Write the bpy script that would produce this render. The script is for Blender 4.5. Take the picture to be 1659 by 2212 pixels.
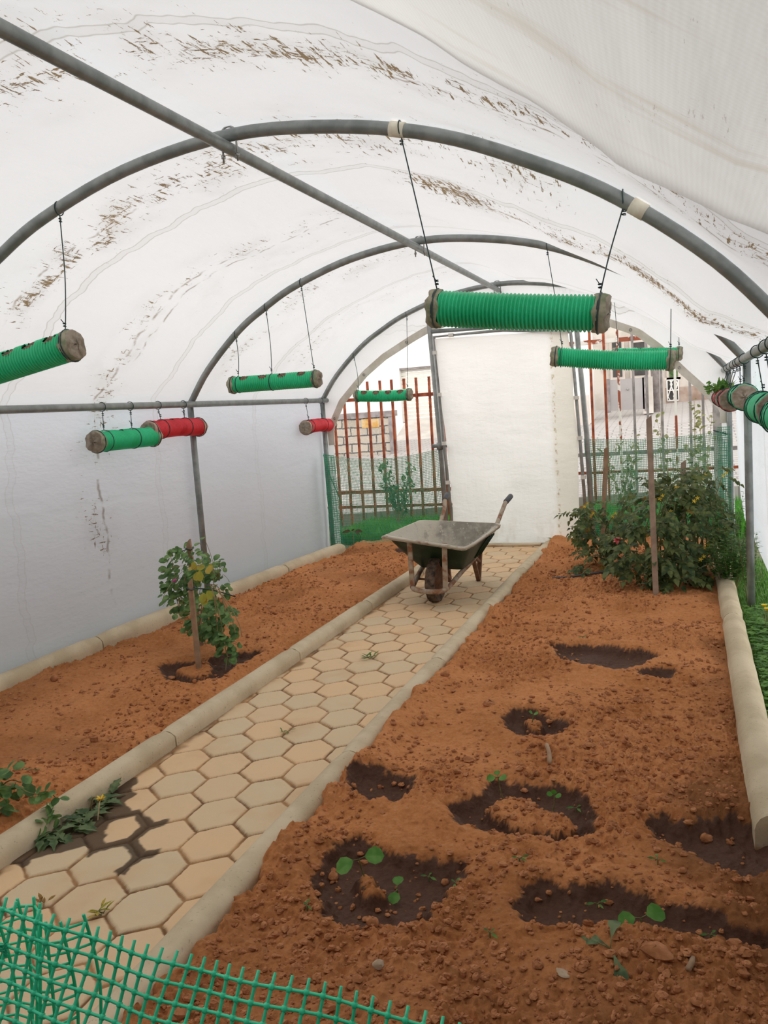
import bpy, math, random
import numpy as np
from mathutils import Vector, Matrix

# ------------------------------------------------------------------ scene, camera, sky
for o in list(bpy.data.objects):
    bpy.data.objects.remove(o)
S = bpy.context.scene
COL = S.collection
random.seed(7)
RNG = np.random.RandomState(11)
S.view_settings.view_transform = 'Standard'
S.view_settings.look = 'None'
S.view_settings.gamma = 1.0
S.view_settings.use_curve_mapping = False
S.view_settings.exposure = 0.50

FPX = 1843.2
YAW, PITCH, ROLL, CZ = 0.3479, 0.1173, -0.0699, 1.3494
FW = np.array([-math.sin(YAW)*math.cos(PITCH), math.cos(YAW)*math.cos(PITCH), -math.sin(PITCH)])
R0 = np.array([math.cos(YAW), math.sin(YAW), 0.0])
U0 = np.cross(R0, FW)
RT = math.cos(ROLL)*R0 + math.sin(ROLL)*U0
UP = -math.sin(ROLL)*R0 + math.cos(ROLL)*U0
CAMP = np.array([0.0, 0.0, CZ])
cd = bpy.data.cameras.new('camera')
cam = bpy.data.objects.new('camera', cd)
COL.objects.link(cam)
S.camera = cam
cd.sensor_fit = 'HORIZONTAL'
cd.sensor_width = 36.0
cd.lens = 36.0*FPX/1659.0
cd.clip_start = 0.02
cd.clip_end = 300
m = Matrix.Identity(4)
for i in range(3):
    m[i][0] = RT[i]; m[i][1] = UP[i]; m[i][2] = -FW[i]; m[i][3] = CAMP[i]
cam.matrix_world = m

def at(px, py, X=None, Y=None, Z=None):
    """measuring tool: the place in the world seen at a pixel of the photo, at a known x, y or z"""
    d = FW + RT*(px-829.5)/FPX - UP*(py-1106)/FPX
    t = (X/d[0]) if X is not None else (Y/d[1]) if Y is not None else ((Z-CZ)/d[2])
    return Vector(CAMP + t*d)

W = bpy.data.worlds.new('overcast_sky')
S.world = W
W.use_nodes = True
nt = W.node_tree
nt.nodes.clear()
wo = nt.nodes.new('ShaderNodeOutputWorld')
bg = nt.nodes.new('ShaderNodeBackground')
tc = nt.nodes.new('ShaderNodeTexCoord')
sx = nt.nodes.new('ShaderNodeSeparateXYZ')
cr = nt.nodes.new('ShaderNodeValToRGB')
cr.color_ramp.elements[0].position = 0.0
cr.color_ramp.elements[0].color = (1.0, 0.985, 0.96, 1)
cr.color_ramp.elements[1].position = 1.0
cr.color_ramp.elements[1].color = (0.42, 0.425, 0.435, 1)
e_ = cr.color_ramp.elements.new(0.4)
e_.color = (0.80, 0.795, 0.785, 1)
nt.links.new(tc.outputs['Generated'], sx.inputs[0])
nt.links.new(sx.outputs[2], cr.inputs[0])
nt.links.new(cr.outputs[0], bg.inputs[0])
bg.inputs[1].default_value = 2.2
nt.links.new(bg.outputs[0], wo.inputs[0])
try:
    S.cycles.diffuse_bounces = 5
    S.cycles.use_denoising = True
except Exception:
    pass

# ------------------------------------------------------------------ material helpers
class NT:
    def __init__(self, name):
        self.m = bpy.data.materials.new(name)
        self.m.use_nodes = True
        self.t = self.m.node_tree
        self.t.nodes.clear()
        self.out = self.t.nodes.new('ShaderNodeOutputMaterial')
    def n(self, typ, **kw):
        x = self.t.nodes.new(typ)
        for k, v in kw.items():
            setattr(x, k, v)
        return x
    def put(self, sock, v):
        if isinstance(v, bpy.types.NodeSocket):
            self.t.links.new(v, sock)
        elif isinstance(v, (tuple, list)) and len(v) == 3 and sock.type == 'RGBA':
            sock.default_value = (*v, 1)
        else:
            sock.default_value = v
    def coord(self, which='Object'):
        return self.n('ShaderNodeTexCoord').outputs[which]
    def mapping(self, vec, scale):
        x = self.n('ShaderNodeMapping')
        self.put(x.inputs[0], vec)
        x.inputs['Scale'].default_value = scale
        return x.outputs[0]
    def noise(self, vec, scale, detail=3, rough=0.55):
        x = self.n('ShaderNodeTexNoise')
        self.put(x.inputs['Vector'], vec)
        x.inputs['Scale'].default_value = scale
        x.inputs['Detail'].default_value = detail
        x.inputs['Roughness'].default_value = rough
        return x.outputs['Fac']
    def math(self, op, a, b=0.0, c=0.0, clamp=False):
        x = self.n('ShaderNodeMath', operation=op, use_clamp=clamp)
        self.put(x.inputs[0], a); self.put(x.inputs[1], b); self.put(x.inputs[2], c)
        return x.outputs[0]
    def step(self, v, lo, hi):
        x = self.n('ShaderNodeMapRange', interpolation_type='SMOOTHSTEP')
        self.put(x.inputs[0], v); self.put(x.inputs[1], lo); self.put(x.inputs[2], hi)
        return x.outputs[0]
    def mix(self, f, a, b):
        x = self.n('ShaderNodeMix', data_type='RGBA')
        self.put(x.inputs[0], f); self.put(x.inputs[6], a); self.put(x.inputs[7], b)
        return x.outputs[2]
    def bump(self, h, strength, dist=0.01):
        x = self.n('ShaderNodeBump')
        x.inputs['Strength'].default_value = strength
        x.inputs['Distance'].default_value = dist
        self.put(x.inputs['Height'], h)
        return x.outputs[0]
    def attr(self, name):
        return self.n('ShaderNodeAttribute', attribute_name=name).outputs['Fac']
    def pbr(self, col, rough=0.7, metal=0.0, normal=None, spec=0.5):
        x = self.n('ShaderNodeBsdfPrincipled')
        self.put(x.inputs['Base Color'], col)
        self.put(x.inputs['Roughness'], rough)
        x.inputs['Metallic'].default_value = metal
        x.inputs['Specular IOR Level'].default_value = spec
        if normal is not None:
            self.put(x.inputs['Normal'], normal)
        return x.outputs[0]
    def done(self, sh):
        self.t.links.new(sh, self.out.inputs[0])
        return self.m

def two_tone(name, a, b, scale, rough=0.7, metal=0.0, lo=0.35, hi=0.65, bump=0.0, bscale=60, spec=0.5, detail=4):
    N = NT(name)
    c = N.coord()
    f = N.step(N.noise(c, scale, detail), lo, hi)
    nrm = N.bump(N.noise(c, bscale, 3), bump, 0.004) if bump else None
    return N.done(N.pbr(N.mix(f, a, b), rough, metal, nrm, spec))

def leaf_mat(name, a, b, trans=0.35, scale=22):
    N = NT(name)
    c = N.coord()
    f = N.step(N.noise(c, scale, 2), 0.36, 0.64)
    col = N.mix(f, a, b)
    p = N.pbr(col, 0.5, 0, None, 0.35)
    t = N.n('ShaderNodeBsdfTranslucent')
    N.put(t.inputs[0], col)
    x = N.n('ShaderNodeMixShader')
    x.inputs[0].default_value = trans
    N.t.links.new(p, x.inputs[1]); N.t.links.new(t.outputs[0], x.inputs[2])
    return N.done(x.outputs[0])

def sheet_mat(name, dirt=1.0, old=False, trans=0.62, tone=1.0, tint=(1, 1, 1)):
    """white woven polythene: lets daylight through; algae streaks and taped seams follow the sheet's own u (arc length) and v (tunnel length)"""
    N = NT(name)
    uv = N.n('ShaderNodeUVMap').outputs[0]
    sp = N.n('ShaderNodeSeparateXYZ')
    N.put(sp.inputs[0], uv)
    u, v = sp.outputs[0], sp.outputs[1]
    wob = N.math('MULTIPLY', N.math('SUBTRACT', N.noise(N.mapping(uv, (1.6, 0.7, 1)), 1.0, 3), 0.5), 0.45)
    wob2 = N.math('MULTIPLY', N.math('SUBTRACT', N.noise(N.mapping(uv, (3.3, 0.1, 1)), 1.0, 3), 0.5), 0.28)
    vw = N.math('ADD', v, wob)
    # broad dirty bands running over the arch
    def band(cen, wid, ulo, uhi, amp):
        g = N.math('DIVIDE', N.math('ABSOLUTE', N.math('SUBTRACT', vw, cen)), wid*1.35)
        g = N.math('SUBTRACT', 1.0, g, clamp=True)
        e = N.math('MULTIPLY', N.step(u, ulo, ulo+0.3), N.step(u, uhi+0.3, uhi))
        return N.math('MULTIPLY', N.math('MULTIPLY', g, e), amp)
    bs = [band(2.3, .30, 2.6, 7.0, 1.0), band(3.46, .28, 1.6, 3.9, 1.0), band(4.02, .34, 4.0, 6.6, 1.25), band(4.52, .22, .3, 3.7, .8),
          band(5.95, .35, 1.6, 3.4, .75), band(5.5, .4, 4.4, 6.3, .7), band(7.0, .4, 1.7, 3.6, .6), band(7.3, .4, 4.0, 6.0, .55), band(1.3, .5, 2.5, 7.0, .5)]
    bs += [band(3.3, .5, 3.6, 5.0, .8), band(2.0, .5, 3.2, 4.4, .6), band(4.9, .35, 2.2, 4.0, .45)]
    bsum = bs[0]
    for b in bs[1:]:
        bsum = N.math('MAXIMUM', bsum, b)
    s1 = N.noise(N.mapping(uv, (52, 9, 1)), 1.0, 5, 0.72)
    s2 = N.noise(N.mapping(uv, (14, 40, 1)), 1.0, 5, 0.72)
    clump = N.noise(N.mapping(uv, (3.2, 3.2, 1)), 1.0, 3)
    thr = N.math('SUBTRACT', 0.705, N.math('MULTIPLY', bsum, N.math('MULTIPLY', N.step(clump, 0.22, 0.6), 0.195)))
    d1 = N.step(s1, thr, N.math('ADD', thr, 0.035))
    thr2 = N.math('ADD', thr, 0.025)
    d2 = N.step(s2, thr2, N.math('ADD', thr2, 0.035))
    d = N.math('MAXIMUM', d1, d2)
    # thin continuous lines of grime where water collects
    def line(cen, ulo, uhi, w):
        g = N.math('SUBTRACT', 1.0, N.math('DIVIDE', N.math('ABSOLUTE', N.math('SUBTRACT', N.math('ADD', v, wob2), cen)), w), clamp=True)
        e = N.math('MULTIPLY', N.step(u, ulo, ulo+0.25), N.step(u, uhi+0.25, uhi))
        return N.math('MULTIPLY', N.math('MULTIPLY', g, e), N.step(N.noise(N.mapping(uv, (9, 3, 1)), 1.0, 4), 0.42, 0.6))
    for a in ((4.12, 4.7, 6.6, .02), (4.02, 5.0, 6.4, .016), (4.55, .2, 2.9, .02), (4.66, 1.8, 3.6, .014), (3.45, 2.0, 3.0, .014), (2.36, 4.5, 6.4, .016)):
        d = N.math('MAXIMUM', d, N.math('MULTIPLY', line(*a), 0.75))
    faint = N.math('MULTIPLY', bsum, N.math('MULTIPLY', N.step(clump, 0.4, 0.75), 0.2))
    d = N.math('MAXIMUM', N.math('MULTIPLY', d, 0.92), faint)
    d = N.math('MULTIPLY', d, dirt)
    # wavy taped seams
    seam = None
    for cen in (2.13, 3.78, 5.2, 6.7):
        q = N.math('ABSOLUTE', N.math('SUBTRACT', N.math('ADD', v, wob2), cen))
        e = N.math('SUBTRACT', 1.0, N.math('DIVIDE', N.math('ABSOLUTE', N.math('SUBTRACT', q, 0.026)), 0.007), clamp=True)
        inside = N.math('MULTIPLY', N.step(q, 0.028, 0.022), 0.18)
        e = N.math('MAXIMUM', e, inside)
        seam = e if seam is None else N.math('MAXIMUM', seam, e)
    seam = N.math('MULTIPLY', seam, N.math('ADD', N.math('MULTIPLY', N.step(u, 1.2, 2.0), 0.75), 0.25))
    cloud = N.noise(N.mapping(uv, (1.3, 1.0, 1)), 1.0, 4)
    white = N.mix(cloud, tuple(a*tone*b for a, b in zip((0.84, 0.845, 0.865), tint)), tuple(a*tone*b for a, b in zip((0.92, 0.918, 0.915), tint)))
    if old:
        weave = N.n('ShaderNodeTexWave', bands_direction='X')
        N.put(weave.inputs[0], uv); weave.inputs['Scale'].default_value = 28; weave.inputs['Distortion'].default_value = 0.6
        w2 = N.n('ShaderNodeTexWave', bands_direction='Y')
        N.put(w2.inputs[0], uv); w2.inputs['Scale'].default_value = 28; w2.inputs['Distortion'].default_value = 0.6
        ww = N.math('MULTIPLY', N.math('ADD', weave.outputs['Fac'], w2.outputs['Fac']), 0.22)
        white = N.mix(ww, (0.82, 0.81, 0.78), (0.71, 0.695, 0.655))
        white = N.mix(N.math('MULTIPLY', N.step(N.noise(N.mapping(uv, (1.2, 9, 1)), 1.0, 5), 0.55, 0.72), .7), white, (0.66, 0.61, 0.53))
    col = N.mix(seam, white, (0.55, 0.53, 0.49))
    brown = N.mix(N.noise(N.mapping(uv, (4, 4, 1)), 1.0, 2), (0.10, 0.055, 0.02), (0.27, 0.165, 0.042))
    col = N.mix(d, col, brown)
    crease = N.noise(N.mapping(uv, (7, 2.2, 1)), 1.0, 4, 0.6)
    wrk = N.n('ShaderNodeTexVoronoi', feature='DISTANCE_TO_EDGE')
    N.put(wrk.inputs['Vector'], N.mapping(uv, (2.2, 0.9, 1))); wrk.inputs['Scale'].default_value = 1.0
    h = N.math('ADD', N.math('MULTIPLY', crease, 0.6), N.math('MULTIPLY', N.step(wrk.outputs['Distance'], 0.0, 0.09), 0.12))
    nrm = N.bump(h, 0.32, 0.06)
    df = N.n('ShaderNodeBsdfDiffuse'); N.put(df.inputs[0], col); N.put(df.inputs['Normal'], nrm)
    tr = N.n('ShaderNodeBsdfTranslucent'); N.put(tr.inputs[0], col); N.put(tr.inputs['Normal'], nrm)
    mx = N.n('ShaderNodeMixShader'); mx.inputs[0].default_value = trans
    N.t.links.new(df.outputs[0], mx.inputs[1]); N.t.links.new(tr.outputs[0], mx.inputs[2])
    gl = N.n('ShaderNodeBsdfGlossy'); gl.inputs['Roughness'].default_value = 0.45
    m2 = N.n('ShaderNodeMixShader'); m2.inputs[0].default_value = 0.03
    N.t.links.new(mx.outputs[0], m2.inputs[1]); N.t.links.new(gl.outputs[0], m2.inputs[2])
    return N.done(m2.outputs[0])

M = {}
M['sheet'] = sheet_mat('white_woven_polythene', 1.0, False, 0.46, .92)
M['sheet_old'] = sheet_mat('aged_double_polythene', 0.35, True, 0.57)
M['sheet_wall'] = sheet_mat('white_wall_polythene', 1.0, False, 0.52, 1.0, (.96, .99, 1.045))
M['sheet_gable'] = sheet_mat('white_gable_polythene', 0.12, False, .6)
M['hem'] = two_tone('stitched_hem_band', (.62, .57, .47), (.74, .70, .62), 9, .7)
M['pipe'] = two_tone('galvanised_pipe', (.21, .23, .22), (.30, .32, .31), 14, .42, .35, bump=.05)
M['pipe_light'] = two_tone('galvanised_frame_pipe', (.26, .27, .26), (.36, .36, .35), 14, .45, .3)
M['tape'] = two_tone('cream_tape', (.78, .70, .55), (.86, .80, .66), 30, .7)
M['bolt'] = two_tone('zinc_bolt', (.30, .30, .28), (.5, .5, .48), 40, .35, .7)
M['wire'] = two_tone('green_coated_wire', (.012, .035, .035), (.03, .07, .065), 30, .45)
M['green'] = two_tone('green_corrugated_plastic', (.008, .50, .20), (.025, .62, .285), 7, .38, lo=.3, hi=.7)
M['red'] = two_tone('red_corrugated_plastic', (.62, .016, .03), (.78, .04, .06), 7, .42)
M['cap'] = two_tone('faded_burlap', (.24, .19, .14), (.40, .34, .27), 26, .95, bump=.6, bscale=120)
M['capgreen'] = two_tone('faded_green_cloth', (.20, .25, .15), (.42, .38, .28), 22, .95, bump=.5, bscale=120)
M['capred'] = two_tone('faded_pink_cloth', (.50, .22, .19), (.55, .40, .30), 22, .95, bump=.5)
M['potsoil'] = two_tone('planter_soil', (.09, .055, .032), (.22, .14, .085), 60, .95, bump=.8)
M['wood'] = two_tone('weathered_stake', (.30, .185, .11), (.43, .28, .175), 14, .8, bump=.3, bscale=90)
M['woodgrey'] = two_tone('greyed_stake', (.27, .19, .14), (.38, .275, .205), 14, .85, bump=.3, bscale=90)
M['net'] = two_tone('green_plastic_net', (.02, .58, .30), (.05, .70, .38), 6, .4)
M['netfar'] = two_tone('green_fine_net', (.03, .30, .16), (.07, .40, .23), 5, .5)
M['tray_out'] = two_tone('green_barrow_paint', (.006, .028, .010), (.03, .06, .025), 9, .5, lo=.45, hi=.8)
M['tray_in'] = two_tone('dried_cement_film', (.24, .22, .18), (.52, .47, .38), 9, .85, bump=.4, bscale=70)
M['frame_rust'] = two_tone('cement_splashed_rusty_frame', (.26, .12, .065), (.44, .36, .27), 16, .85, lo=.36, hi=.58, bump=.5)
M['tyre'] = two_tone('muddy_tyre', (.035, .026, .02), (.17, .11, .075), 26, .9, bump=.4)
M['rim'] = two_tone('rusty_wheel_disc', (.14, .055, .03), (.22, .11, .065), 18, .85)
M['grip'] = two_tone('grey_rubber_grip', (.05, .05, .06), (.085, .085, .10), 20, .6)
M['rust'] = two_tone('rusty_iron', (.20, .035, .012), (.42, .10, .035), 10, .85, bump=.3)
M['rustwhite'] = two_tone('peeling_white_iron', (.30, .07, .03), (.75, .70, .64), 5, .7, lo=.46, hi=.5)
M['irongrey'] = two_tone('grey_iron', (.20, .17, .165), (.33, .29, .28), 9, .6)
M['house'] = two_tone('white_render', (.80, .78, .74), (.86, .84, .80), 2, .85)
M['house_base'] = two_tone('pinkish_plinth', (.60, .52, .46), (.68, .60, .54), 3, .85)
M['gatemetal'] = two_tone('grey_gate_sheet', (.34, .31, .30), (.39, .36, .35), 2, .6)
M['dark'] = two_tone('dark_opening', (.03, .028, .027), (.06, .055, .05), 5, .5)
M['brownwall'] = two_tone('stained_brown_plinth', (.30, .20, .15), (.46, .36, .30), 3.5, .9)
M['oldwall'] = two_tone('old_plaster', (.50, .45, .40), (.66, .61, .55), 2.5, .9)
M['flower_y'] = two_tone('yellow_petals', (.85, .55, .02), (.9, .68, .05), 30, .5)
M['flower_r'] = two_tone('pink_petals', (.8, .10, .12), (.85, .25, .25), 30, .5)
M['flower_o'] = two_tone('orange_petals', (.8, .22, .02), (.85, .35, .03), 30, .5)
M['stem'] = two_tone('plant_stem', (.10, .13, .035), (.22, .20, .07), 20, .6)
M['drystem'] = two_tone('dry_stem', (.28, .19, .09), (.40, .30, .16), 20, .8)
M['pea'] = leaf_mat('pea_leaf', (.085, .19, .06), (.23, .38, .13))
M['pea_y'] = leaf_mat('yellowing_leaf', (.38, .40, .05), (.5, .38, .06))
M['tomato'] = leaf_mat('tomato_leaf', (.045, .085, .026), (.17, .205, .06), .3)
M['tomato_b'] = leaf_mat('browning_leaf', (.28, .14, .035), (.40, .26, .05))
M['weed'] = leaf_mat('weed_leaf', (.06, .17, .03), (.16, .34, .06))
M['grass'] = leaf_mat('lush_grass', (.06, .28, .02), (.16, .46, .06), .4, 6)
M['shrub'] = leaf_mat('shrub_leaf', (.06, .14, .04), (.16, .25, .08))
M['shrub_pale'] = leaf_mat('pale_shrub_leaf', (.20, .22, .08), (.38, .36, .17))
M['dandelion'] = leaf_mat('dandelion_leaf', (.07, .13, .05), (.20, .27, .12))
M['sprout'] = leaf_mat('sprout_leaf', (.08, .26, .03), (.16, .36, .07))
M['purple_leaf'] = leaf_mat('dark_red_leaf', (.06, .05, .02), (.12, .09, .03))

def soil_material():
    N = NT('red_brown_soil')
    c = N.coord()
    a = N.noise(c, 2.2, 4)
    b = N.noise(c, 45, 4, .7)
    col = N.mix(N.step(a, .3, .7), (.46, .178, .060), (.59, .245, .095))
    col = N.mix(N.math('MULTIPLY', N.step(b, .5, .72), .5), col, (.58, .30, .15))
    col = N.mix(N.math('MULTIPLY', N.step(b, .5, .3), .45), col, (.19, .065, .024))
    damp_shade = N.attr('damp_shade')
    col = N.mix(N.math('MULTIPLY', damp_shade, .75), col, (.13, .052, .02))  # darker soil colour: damp patches plus painted-in light falloff
    wet = N.attr('wet')
    col = N.mix(wet, col, N.mix(b, (.058, .026, .015), (.125, .058, .035)))
    sp = N.n('ShaderNodeTexVoronoi')
    N.put(sp.inputs['Vector'], c); sp.inputs['Scale'].default_value = 70
    h = N.math('ADD', N.math('MULTIPLY', N.noise(c, 120, 4, .7), .7), N.math('MULTIPLY', sp.outputs['Distance'], .6))
    ro = N.mix(wet, (.95, .95, .95), (.56, .56, .56))
    return N.done(N.pbr(col, ro, 0, N.bump(h, .7, .006), .17))
M['soil'] = soil_material()

def paver_material():
    N = NT('hexagonal_concrete_pavers')
    c = N.coord()
    tint = N.attr('tint'); joint = N.attr('joint'); wet = N.attr('wet')
    f = N.noise(c, 9, 5, .65)
    col = N.mix(N.step(tint, .15, .85), (.67, .52, .34), (.76, .515, .30))
    col = N.mix(N.math('MULTIPLY', N.step(f, .42, .68), .55), col, (.70, .51, .31))
    g = N.noise(c, 160, 3)
    col = N.mix(N.math('MULTIPLY', N.step(g, .6, .75), .35), col, (.6, .5, .38))
    sand = N.mix(N.step(N.noise(c, 7, 3), .35, .65), (.17, .078, .03), (.40, .215, .09))
    col = N.mix(joint, col, sand)
    col = N.mix(N.math('MULTIPLY', N.step(N.noise(c, 3.2, 3), .52, .72), .35), col, (.58, .33, .16))
    col = N.mix(N.math('MULTIPLY', wet, .88), col, (.05, .028, .016))
    h = N.math('ADD', N.math('MULTIPLY', g, .5), N.noise(c, 40, 3))
    return N.done(N.pbr(col, .85, 0, N.bump(h, .25, .003), .3))
M['paver'] = paver_material()

def kerb_material():
    N = NT('cast_concrete_kerb')
    c = N.coord()
    sp = N.n('ShaderNodeSeparateXYZ'); N.put(sp.inputs[0], c)
    f = N.noise(c, 5, 5, .6)
    col = N.mix(N.step(f, .35, .65), (.52, .42, .28), (.64, .53, .37))
    soilm = N.math('ADD', sp.outputs[2], N.math('MULTIPLY', N.math('SUBTRACT', N.noise(c, 12, 4), .5), .05))
    col = N.mix(N.step(soilm, .045, .02), col, (.36, .21, .115))
    col = N.mix(N.math('MULTIPLY', N.step(N.noise(c, 90, 3), .62, .72), .5), col, (.26, .21, .15))
    return N.done(N.pbr(col, .9, 0, N.bump(N.noise(c, 110, 3), .3, .004), .3))
M['kerb'] = kerb_material()

def cobble_material():
    N = NT('cobbled_road')
    c = N.coord()
    br = N.n('ShaderNodeTexBrick')
    N.put(br.inputs['Vector'], c)
    br.inputs['Scale'].default_value = 2.6
    br.inputs['Color1'].default_value = (.40, .37, .35, 1); br.inputs['Color2'].default_value = (.47, .44, .41, 1)
    br.inputs['Mortar'].default_value = (.20, .18, .17, 1); br.inputs['Mortar Size'].default_value = .025
    col = N.mix(N.math('MULTIPLY', N.noise(c, .7, 3), .5), br.outputs['Color'], (.55, .50, .46))
    return N.done(N.pbr(col, .85))
M['cobble'] = cobble_material()

def roadside_material():
    N = NT('rough_ground')
    c = N.coord()
    col = N.mix(N.step(N.noise(c, 1.3, 5), .35, .62), (.20, .17, .11), (.07, .13, .03))
    return N.done(N.pbr(col, .95))
M['ground'] = roadside_material()

# ------------------------------------------------------------------ geometry helpers
class MB:
    def __init__(self):
        self.v = []; self.f = []; self.mi = []
    def add(self, vs, fs, mi=0):
        k = len(self.v)
        self.v.extend([tuple(p) for p in vs])
        self.f.extend([tuple(i+k for i in f) for f in fs])
        self.mi.extend([mi]*len(fs))
        return self
    def box(self, lo, hi, mi=0):
        x0, y0, z0 = lo; x1, y1, z1 = hi
        v = [(x0, y0, z0), (x1, y0, z0), (x1, y1, z0), (x0, y1, z0), (x0, y0, z1), (x1, y0, z1), (x1, y1, z1), (x0, y1, z1)]
        return self.add(v, [(0, 3, 2, 1), (4, 5, 6, 7), (0, 1, 5, 4), (1, 2, 6, 5), (2, 3, 7, 6), (3, 0, 4, 7)], mi)
    def bar(self, a, b, w, h=None, up=(0, 0, 1), mi=0, taper=1.0):
        a = Vector(a); b = Vector(b); h = h or w
        d = (b-a).normalized(); upv = Vector(up)
        if abs(d.dot(upv)) > .95: upv = Vector((0, 1, 0))
        s = d.cross(upv).normalized()*w/2; t = s.cross(d).normalized()*h/2
        v = [a-s-t, a+s-t, a+s+t, a-s+t, b-(s+t)*taper, b+(s-t)*taper, b+(s+t)*taper, b+(t-s)*taper]
        return self.add(v, [(0, 3, 2, 1), (4, 5, 6, 7), (0, 1, 5, 4), (1, 2, 6, 5), (2, 3, 7, 6), (3, 0, 4, 7)], mi)
    def tube(self, pts, r, seg=8, mi=0, cap=True):
        pts = [Vector(p) for p in pts]; n = len(pts)
        rs = r if isinstance(r, (list, tuple)) else [r]*n
        vs = []; ref = None
        for i, p in enumerate(pts):
            t = (pts[min(i+1, n-1)]-pts[max(i-1, 0)])
            t = t.normalized() if t.length > 1e-9 else Vector((0, 0, 1))
            if ref is None:
                ref = t.orthogonal().normalized()
            else:
                ref = (ref-t*ref.dot(t))
                ref = ref.normalized() if ref.length > 1e-6 else t.orthogonal().normalized()
            q = t.cross(ref)
            for k in range(seg):
                a = 2*math.pi*k/seg
                vs.append(p+(ref*math.cos(a)+q*math.sin(a))*rs[i])
        fs = [(i*seg+k, i*seg+(k+1) % seg, (i+1)*seg+(k+1) % seg, (i+1)*seg+k) for i in range(n-1) for k in range(seg)]
        if cap:
            fs += [tuple(range(seg))[::-1], tuple((n-1)*seg+k for k in range(seg))]
        return self.add(vs, fs, mi)
    def ball(self, c, r, seg=8, rings=5, mi=0, squash=(1, 1, 1), jit=0):
        c = Vector(c); vs = []; fs = []
        for i in range(rings+1):
            th = math.pi*i/rings
            for k in range(seg):
                a = 2*math.pi*k/seg
                j = 1+random.uniform(-jit, jit)
                vs.append(c+Vector((math.sin(th)*math.cos(a)*squash[0], math.sin(th)*math.sin(a)*squash[1], math.cos(th)*squash[2]))*r*j)
        for i in range(rings):
            for k in range(seg):
                fs.append((i*seg+k, (i+1)*seg+k, (i+1)*seg+(k+1) % seg, i*seg+(k+1) % seg))
        return self.add(vs, fs, mi)

OFF = {}
def link_mesh(name, me, mat, parent=None, smooth=True, origin=None):
    o = bpy.data.objects.new(name, me)
    COL.objects.link(o)
    for mm in (mat if isinstance(mat, (list, tuple)) else [mat]):
        me.materials.append(mm)
    if smooth and len(me.polygons):
        me.polygons.foreach_set('use_smooth', [True]*len(me.polygons))
    if parent is not None:
        o.parent = parent
    return o

def build(name, mb, mat, parent=None, smooth=True, base=True, auto=None):
    """mb holds world coordinates (or the local ones of a root placed at the origin)"""
    vs = np.array([tuple(p) for p in mb.v], dtype=float)
    if parent is None:
        off = np.array([(vs[:, 0].min()+vs[:, 0].max())/2, (vs[:, 1].min()+vs[:, 1].max())/2, vs[:, 2].min()]) if base else np.zeros(3)
    else:
        off = OFF[parent.name]
    me = bpy.data.meshes.new(name)
    me.from_pydata((vs-off).tolist(), [], mb.f)
    if any(mb.mi):
        me.polygons.foreach_set('material_index', mb.mi)
    o = link_mesh(name, me, mat, parent, smooth)
    if parent is None:
        o.location = off
    OFF[o.name] = off
    me.update()
    if smooth and auto:
        me.set_sharp_from_angle(angle=math.radians(auto))
    return o

def tag(o, label=None, cat=None, group=None, kind=None):
    if label: o['label'] = label
    if cat: o['category'] = cat
    if group: o['group'] = group
    if kind: o['kind'] = kind
    return o

def thing(name, loc, label, cat, group=None, kind=None):
    o = bpy.data.objects.new(name, None)
    o.empty_display_size = .05
    COL.objects.link(o)
    o.location = loc
    OFF[o.name] = np.array(loc, dtype=float)
    return tag(o, label, cat, group, kind)

def spline(pts, n):
    """Catmull-Rom through points"""
    P = [Vector(p) for p in pts]
    P = [P[0]*2-P[1]]+P+[P[-1]*2-P[-2]]
    out = []
    segs = len(P)-3
    for i in range(n+1):
        t = i/n*segs; k = min(int(t), segs-1); t -= k
        a, b, c, d = P[k:k+4]
        out.append(.5*((2*b)+(c-a)*t+(2*a-5*b+4*c-d)*t*t+(3*b-a-3*c+d)*t**3))
    return out

# numpy value noise ------------------------------------------------
TAB = RNG.rand(256, 256)
def vnoise(x, y):
    xi = np.floor(x).astype(int); yi = np.floor(y).astype(int)
    fx = x-xi; fy = y-yi
    fx = fx*fx*fx*(fx*(fx*6-15)+10); fy = fy*fy*fy*(fy*(fy*6-15)+10)
    a = TAB[xi & 255, yi & 255]; b = TAB[(xi+1) & 255, yi & 255]
    c = TAB[xi & 255, (yi+1) & 255]; d = TAB[(xi+1) & 255, (yi+1) & 255]
    return (a*(1-fx)+b*fx)*(1-fy)+(c*(1-fx)+d*fx)*fy-.5
def fbm(x, y, o=4, g=.5):
    s = 0; a = 1; f = 1
    for i in range(o):
        s = s+a*vnoise(x*f+i*17.3, y*f+i*9.1); a *= g; f *= 2.03
    return s
def sstep(v, lo, hi):
    t = np.clip((v-lo)/(hi-lo), 0, 1)
    return t*t*(3-2*t)
def sdf_poly(x, y, poly):
    """signed distance, negative inside"""
    P = np.array(poly); n = len(P)
    d = np.full(x.shape, 1e9); ins = np.zeros(x.shape, bool)
    for i in range(n):
        ax, ay = P[i]; bx, by = P[(i+1) % n]
        ex, ey = bx-ax, by-ay
        t = np.clip(((x-ax)*ex+(y-ay)*ey)/(ex*ex+ey*ey), 0, 1)
        d = np.minimum(d, np.hypot(x-ax-t*ex, y-ay-t*ey))
        c = ((ay > y) != (by > y)) & (x < (bx-ax)*(y-ay)/((by-ay) if by != ay else 1e-9)+ax)
        ins ^= c
    return np.where(ins, -d, d)

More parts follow.
